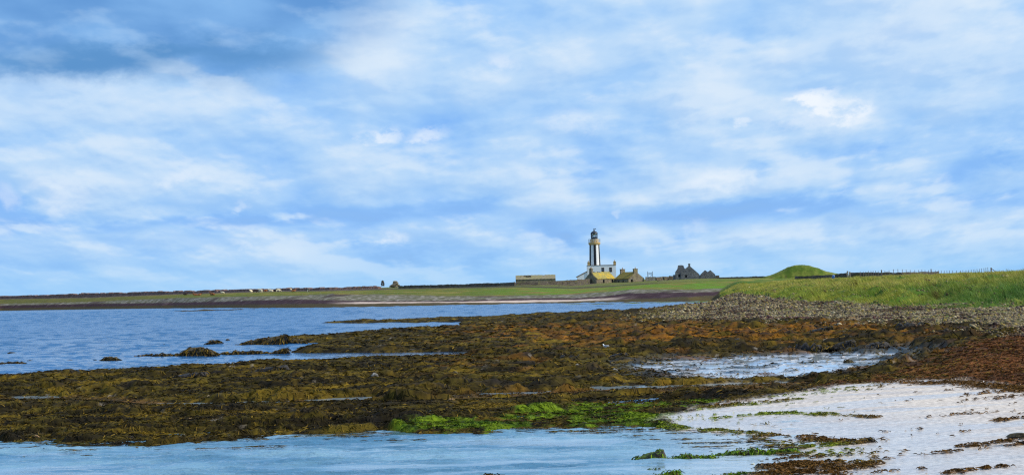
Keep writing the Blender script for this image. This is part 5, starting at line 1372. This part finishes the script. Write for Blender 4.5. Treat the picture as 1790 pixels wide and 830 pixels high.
rock(290, 622.0, 52, 7.5, 'weed', 'long low weedy rock touching the tall humped one', 'ridge', group=g1, seed=9, depth=.3, fr=160)
rock(247, 622.6, 42, 5, 'weed', 'thin low rock tapering into the water, outermost of the second reef', 'wedge', group=g1, seed=10, depth=.3, fr=100)
rock(388, 620.0, 26, 7, 'weed', 'small weedy rock between the tall humped rock and the reef ridge', 'wedge', group=g1, seed=11, depth=.5, fr=80)
rock(434, 619.0, 74, 11, 'weed', 'long weedy ridge of rock continuing the humped rock towards the reef', 'ridge', group=g1, seed=12, depth=.3, fr=300)
rock(487, 618.0, 38, 12, 'weed', 'jagged weedy rock with a tilted tip near the inlet', 'wedge', group=g1, seed=13, depth=.45, fr=160)
rock(376, 601.8, 30, 8, 'weed', 'rounded weedy rock in open water beyond the second reef', 'lump', group=g1, seed=14, depth=.5, fr=90)
rock(398, 594.6, 9, 3.4, 'weed', 'tiny pointed rock in open water right of the rounded weedy rock', 'lump', group=g1, seed=15, depth=.6)
rock(282, 603.6, 15, 4.6, 'weed', 'small low rock alone in the open water far from the reefs', 'wedge', group=g1, seed=16, depth=.6)
rock(444, 602.0, 62, 14, 'weed', 'tilted weedy slab at the tip of the third reef', 'wedge', group=g1, seed=17, depth=.45, fr=240)
rock(478, 601.6, 56, 20, 'weed', 'tallest tilted slab near the tip of the third reef', 'wedge', group=g1, seed=18, depth=.5, fr=260)
rock(514, 600.6, 44, 15, 'weed', 'blunt weedy rock behind the tallest tilted slab', 'ridge', group=g1, seed=19, depth=.6, fr=200)

rock(372, 543.0, 150, 3.6, 'weed', 'long thin dark skerry lying just off the far shore below the cattle', 'ridge', group=g1, seed=20, depth=.12)
g2 = 'tilted slabs in the foreground lagoon'
rock(1134, 804.8, 66, 27, 'green', 'large tilted dark slab rising to a blunt end in the lagoon', 'wedge', z0=-.02, group=g2, seed=21, depth=.36, fr=60)
rock(1184, 803, 52, 15, 'green', 'mid sized slab with green algae right of the large tilted slab', 'wedge', z0=-.02, group=g2, seed=22, depth=.4, fr=110)
rock(1222, 800.5, 58, 12, 'green', 'low broken slab with a green foot in the middle of the slab row', 'ridge', z0=-.02, group=g2, seed=23, depth=.36, fr=260)
rock(1268, 797, 64, 15, 'green', 'dark topped slab with bright green front in the slab row', 'wedge', z0=-.02, group=g2, seed=24, depth=.4, fr=200)
rock(1325, 794, 66, 17, 'green', 'bushy green algae covered rock near the right end of the slab row', 'ridge', z0=0, group=g2, seed=25, depth=.4, fr=420)
rock(1372, 790, 46, 12, 'green', 'last green rock at the right end of the slab row', 'ridge', z0=.01, group=g2, seed=26, depth=.45, fr=260)
rock(1371, 782.6, 32, 7, 'dark', 'flat bare dark slab tilted above the right end of the slab row', 'wedge', z0=.03, group=g2, seed=27, depth=.35)
rock(1160, 836, 62, 19, 'green', 'dark green humped rock at the bottom edge of the view', 'wedge', z0=-.02, group=g2, seed=28, depth=.5, fr=300)
rock(1262, 834, 112, 12, 'green', 'long low green slab at the bottom edge right of the humped rock', 'wedge', z0=-.01, group=g2, seed=29, depth=.22, fr=420)
rock(1370, 835, 74, 13, 'weed', 'brown weedy slab at the bottom edge where lagoon meets sand', 'ridge', z0=.02, group=g2, seed=30, depth=.35, fr=380)
rock(862, 835, 44, 10, 'weed', 'brown rock just breaking the water at the bottom edge of the lagoon', 'lump', z0=-.02, group=g2, seed=31, depth=.6, fr=120)
rock(1143, 820.5, 20, 4.5, 'green', 'tiny green rock awash above the humped rock', 'lump', z0=-.01, group=g2, seed=32, depth=.5, fr=50)
rock(1222, 809.6, 14, 3, 'weed', 'tiny dark stone awash below the slab row', 'lump', z0=-.01, group=g2, seed=33, depth=.5)
rock(1248, 700.5, 66, 12, 'green', 'green humped rock at the sand edge of the algae patch', 'lump', Y=59.5, group=g2, seed=34, depth=.4, fr=300)
rock(1365, 693, 40, 12, 'green', 'dark green block of weed at the top left corner of the sand', 'lump', Y=58, group=g2, seed=35, depth=.5, fr=240)
rock(1500, 769, 60, 7, 'dark', 'low dark tilted slab lying on the sand beside the weed line', 'wedge', z0=.08, group=g2, seed=36, depth=.3, fr=90)
rock(1376, 709.8, 52, 8, 'green', 'thin green topped slab lying on the upper sand', 'wedge', z0=.1, group=g2, seed=37, depth=.3, fr=120)
rock(1784, 760, 50, 8, 'weed', 'dark weedy rock at the right edge of the sand', 'lump', z0=.3, group=g2, seed=38, depth=.5, fr=0)

g3 = 'stones among the reef seaweed'
for i, (px, py, Y, w, h, kd, lab) in enumerate([
        (790, 708, 55, 24, 10, 'orange', 'ochre boulder lying on the front reef above the algae'), (834, 703, 56, 12, 5, 'orange', 'small ochre stone right of the ochre boulder'),
        (1010, 657, 74, 12, 9, 'grey', 'grey rounded boulder in the orange weed of the middle reef'), (952, 656, 75, 14, 6, 'grey', 'flat grey stone left of the grey rounded boulder'),
        (1022, 628.5, 88, 12, 4.5, 'orange', 'small pinkish ochre stone in the dark weed of the middle reef'), (870, 630, 88, 8, 4, 'grey', 'small grey stone near the tiny pool of the middle reef'),
        (1075, 652, 76, 14, 6, 'grey', 'grey stone at the left end of the wet flat'), (1065, 695, 62, 15, 4, 'grey', 'pale flat slab tilted among brown weed above the algae'),
        (64, 756, 46.5, 16, 9, 'orange', 'golden boulder low on the front reef at the left'), (330, 742, 49, 22, 7, 'orange', 'pale ochre boulder half under hanging weed on the front reef'),
        (655, 660, 73, 14, 7, 'grey', 'dull grey stone on the second reef'), (700, 667, 71, 18, 5, 'grey', 'flat pale stone on the second reef slope'),
        (1483, 636, 80, 20, 8, 'weed', 'rounded weedy stone standing in the wet flat'), (1418, 637, 80, 9, 4, 'weed', 'small weedy stone in the wet flat')]):
    p = at(px, py, Y); z = max(gz(p.x, p.y), 0); 
    r = rock(px, py, w, h, kd, lab, 'lump', Y=Y, group=g3, seed=50 + i, depth=.7, fr=40 if kd == 'weed' else 0); r.location.z = z - .02 if abs(z - p.z) < .4 else p.z
g4 = 'dark slabs in the weed below the cobbles'
for i, (px, py, Y, w, h, lab) in enumerate([
        (1345, 578, 113, 42, 9, 'dark tilted slab in orange weed, leftmost under the cobbles'), (1432, 583, 110, 54, 13, 'dark tilted slab in the middle of the orange weed'), (1388, 577, 115, 26, 6, 'small dark slab between two larger ones in orange weed'),
        (1598, 585, 108, 66, 15, 'broad dark slab below the middle of the cobble beach'), (1688, 582, 112, 62, 11, 'dark slab below the right part of the cobble beach'), (1755, 585, 110, 60, 10, 'dark slab at the far right below the cobbles'),
        (1408, 611, 92, 62, 22, 'big dark block above the left of the wet flat'), (1470, 612, 92, 60, 18, 'big dark slab above the middle of the wet flat'), (1520, 613, 91, 76, 17, 'long dark slab above the right of the wet flat'),
        (1180, 588, 112, 60, 9, 'low dark slab in golden weed right of the gull'), (1270, 600, 102, 56, 14, 'weedy dark slab between gull and wet flat'), (1630, 604, 96, 60, 12, 'dark weedy ledge left of the red weed bank'),
        (1000, 627, 88, 62, 11, 'dark ledge in the middle reef left of the wet flat'), (1075, 628, 88, 56, 14, 'dark humped ledge nearest the left end of the wet flat'), (470, 652, 78, 74, 12, 'dark overhanging ledge on the left of the second reef'),
        (760, 652, 80, 90, 11, 'long dark ledge on the second reef'), (330, 655, 76, 70, 10, 'dark ledge near the left crest of the second reef'), (1140, 664, 72, 64, 12, 'dark ledge along the lower left of the wet flat')]):
    p = at(px, py, Y); z = gz(p.x, p.y)
    r = rock(px, py, w, h, 'dark', lab, 'wedge' if i % 3 else 'ridge', Y=Y, group=g4, seed=80 + i, depth=.5, fr=120); r.location.z = z - .05 if abs(z - p.z) < .5 else p.z
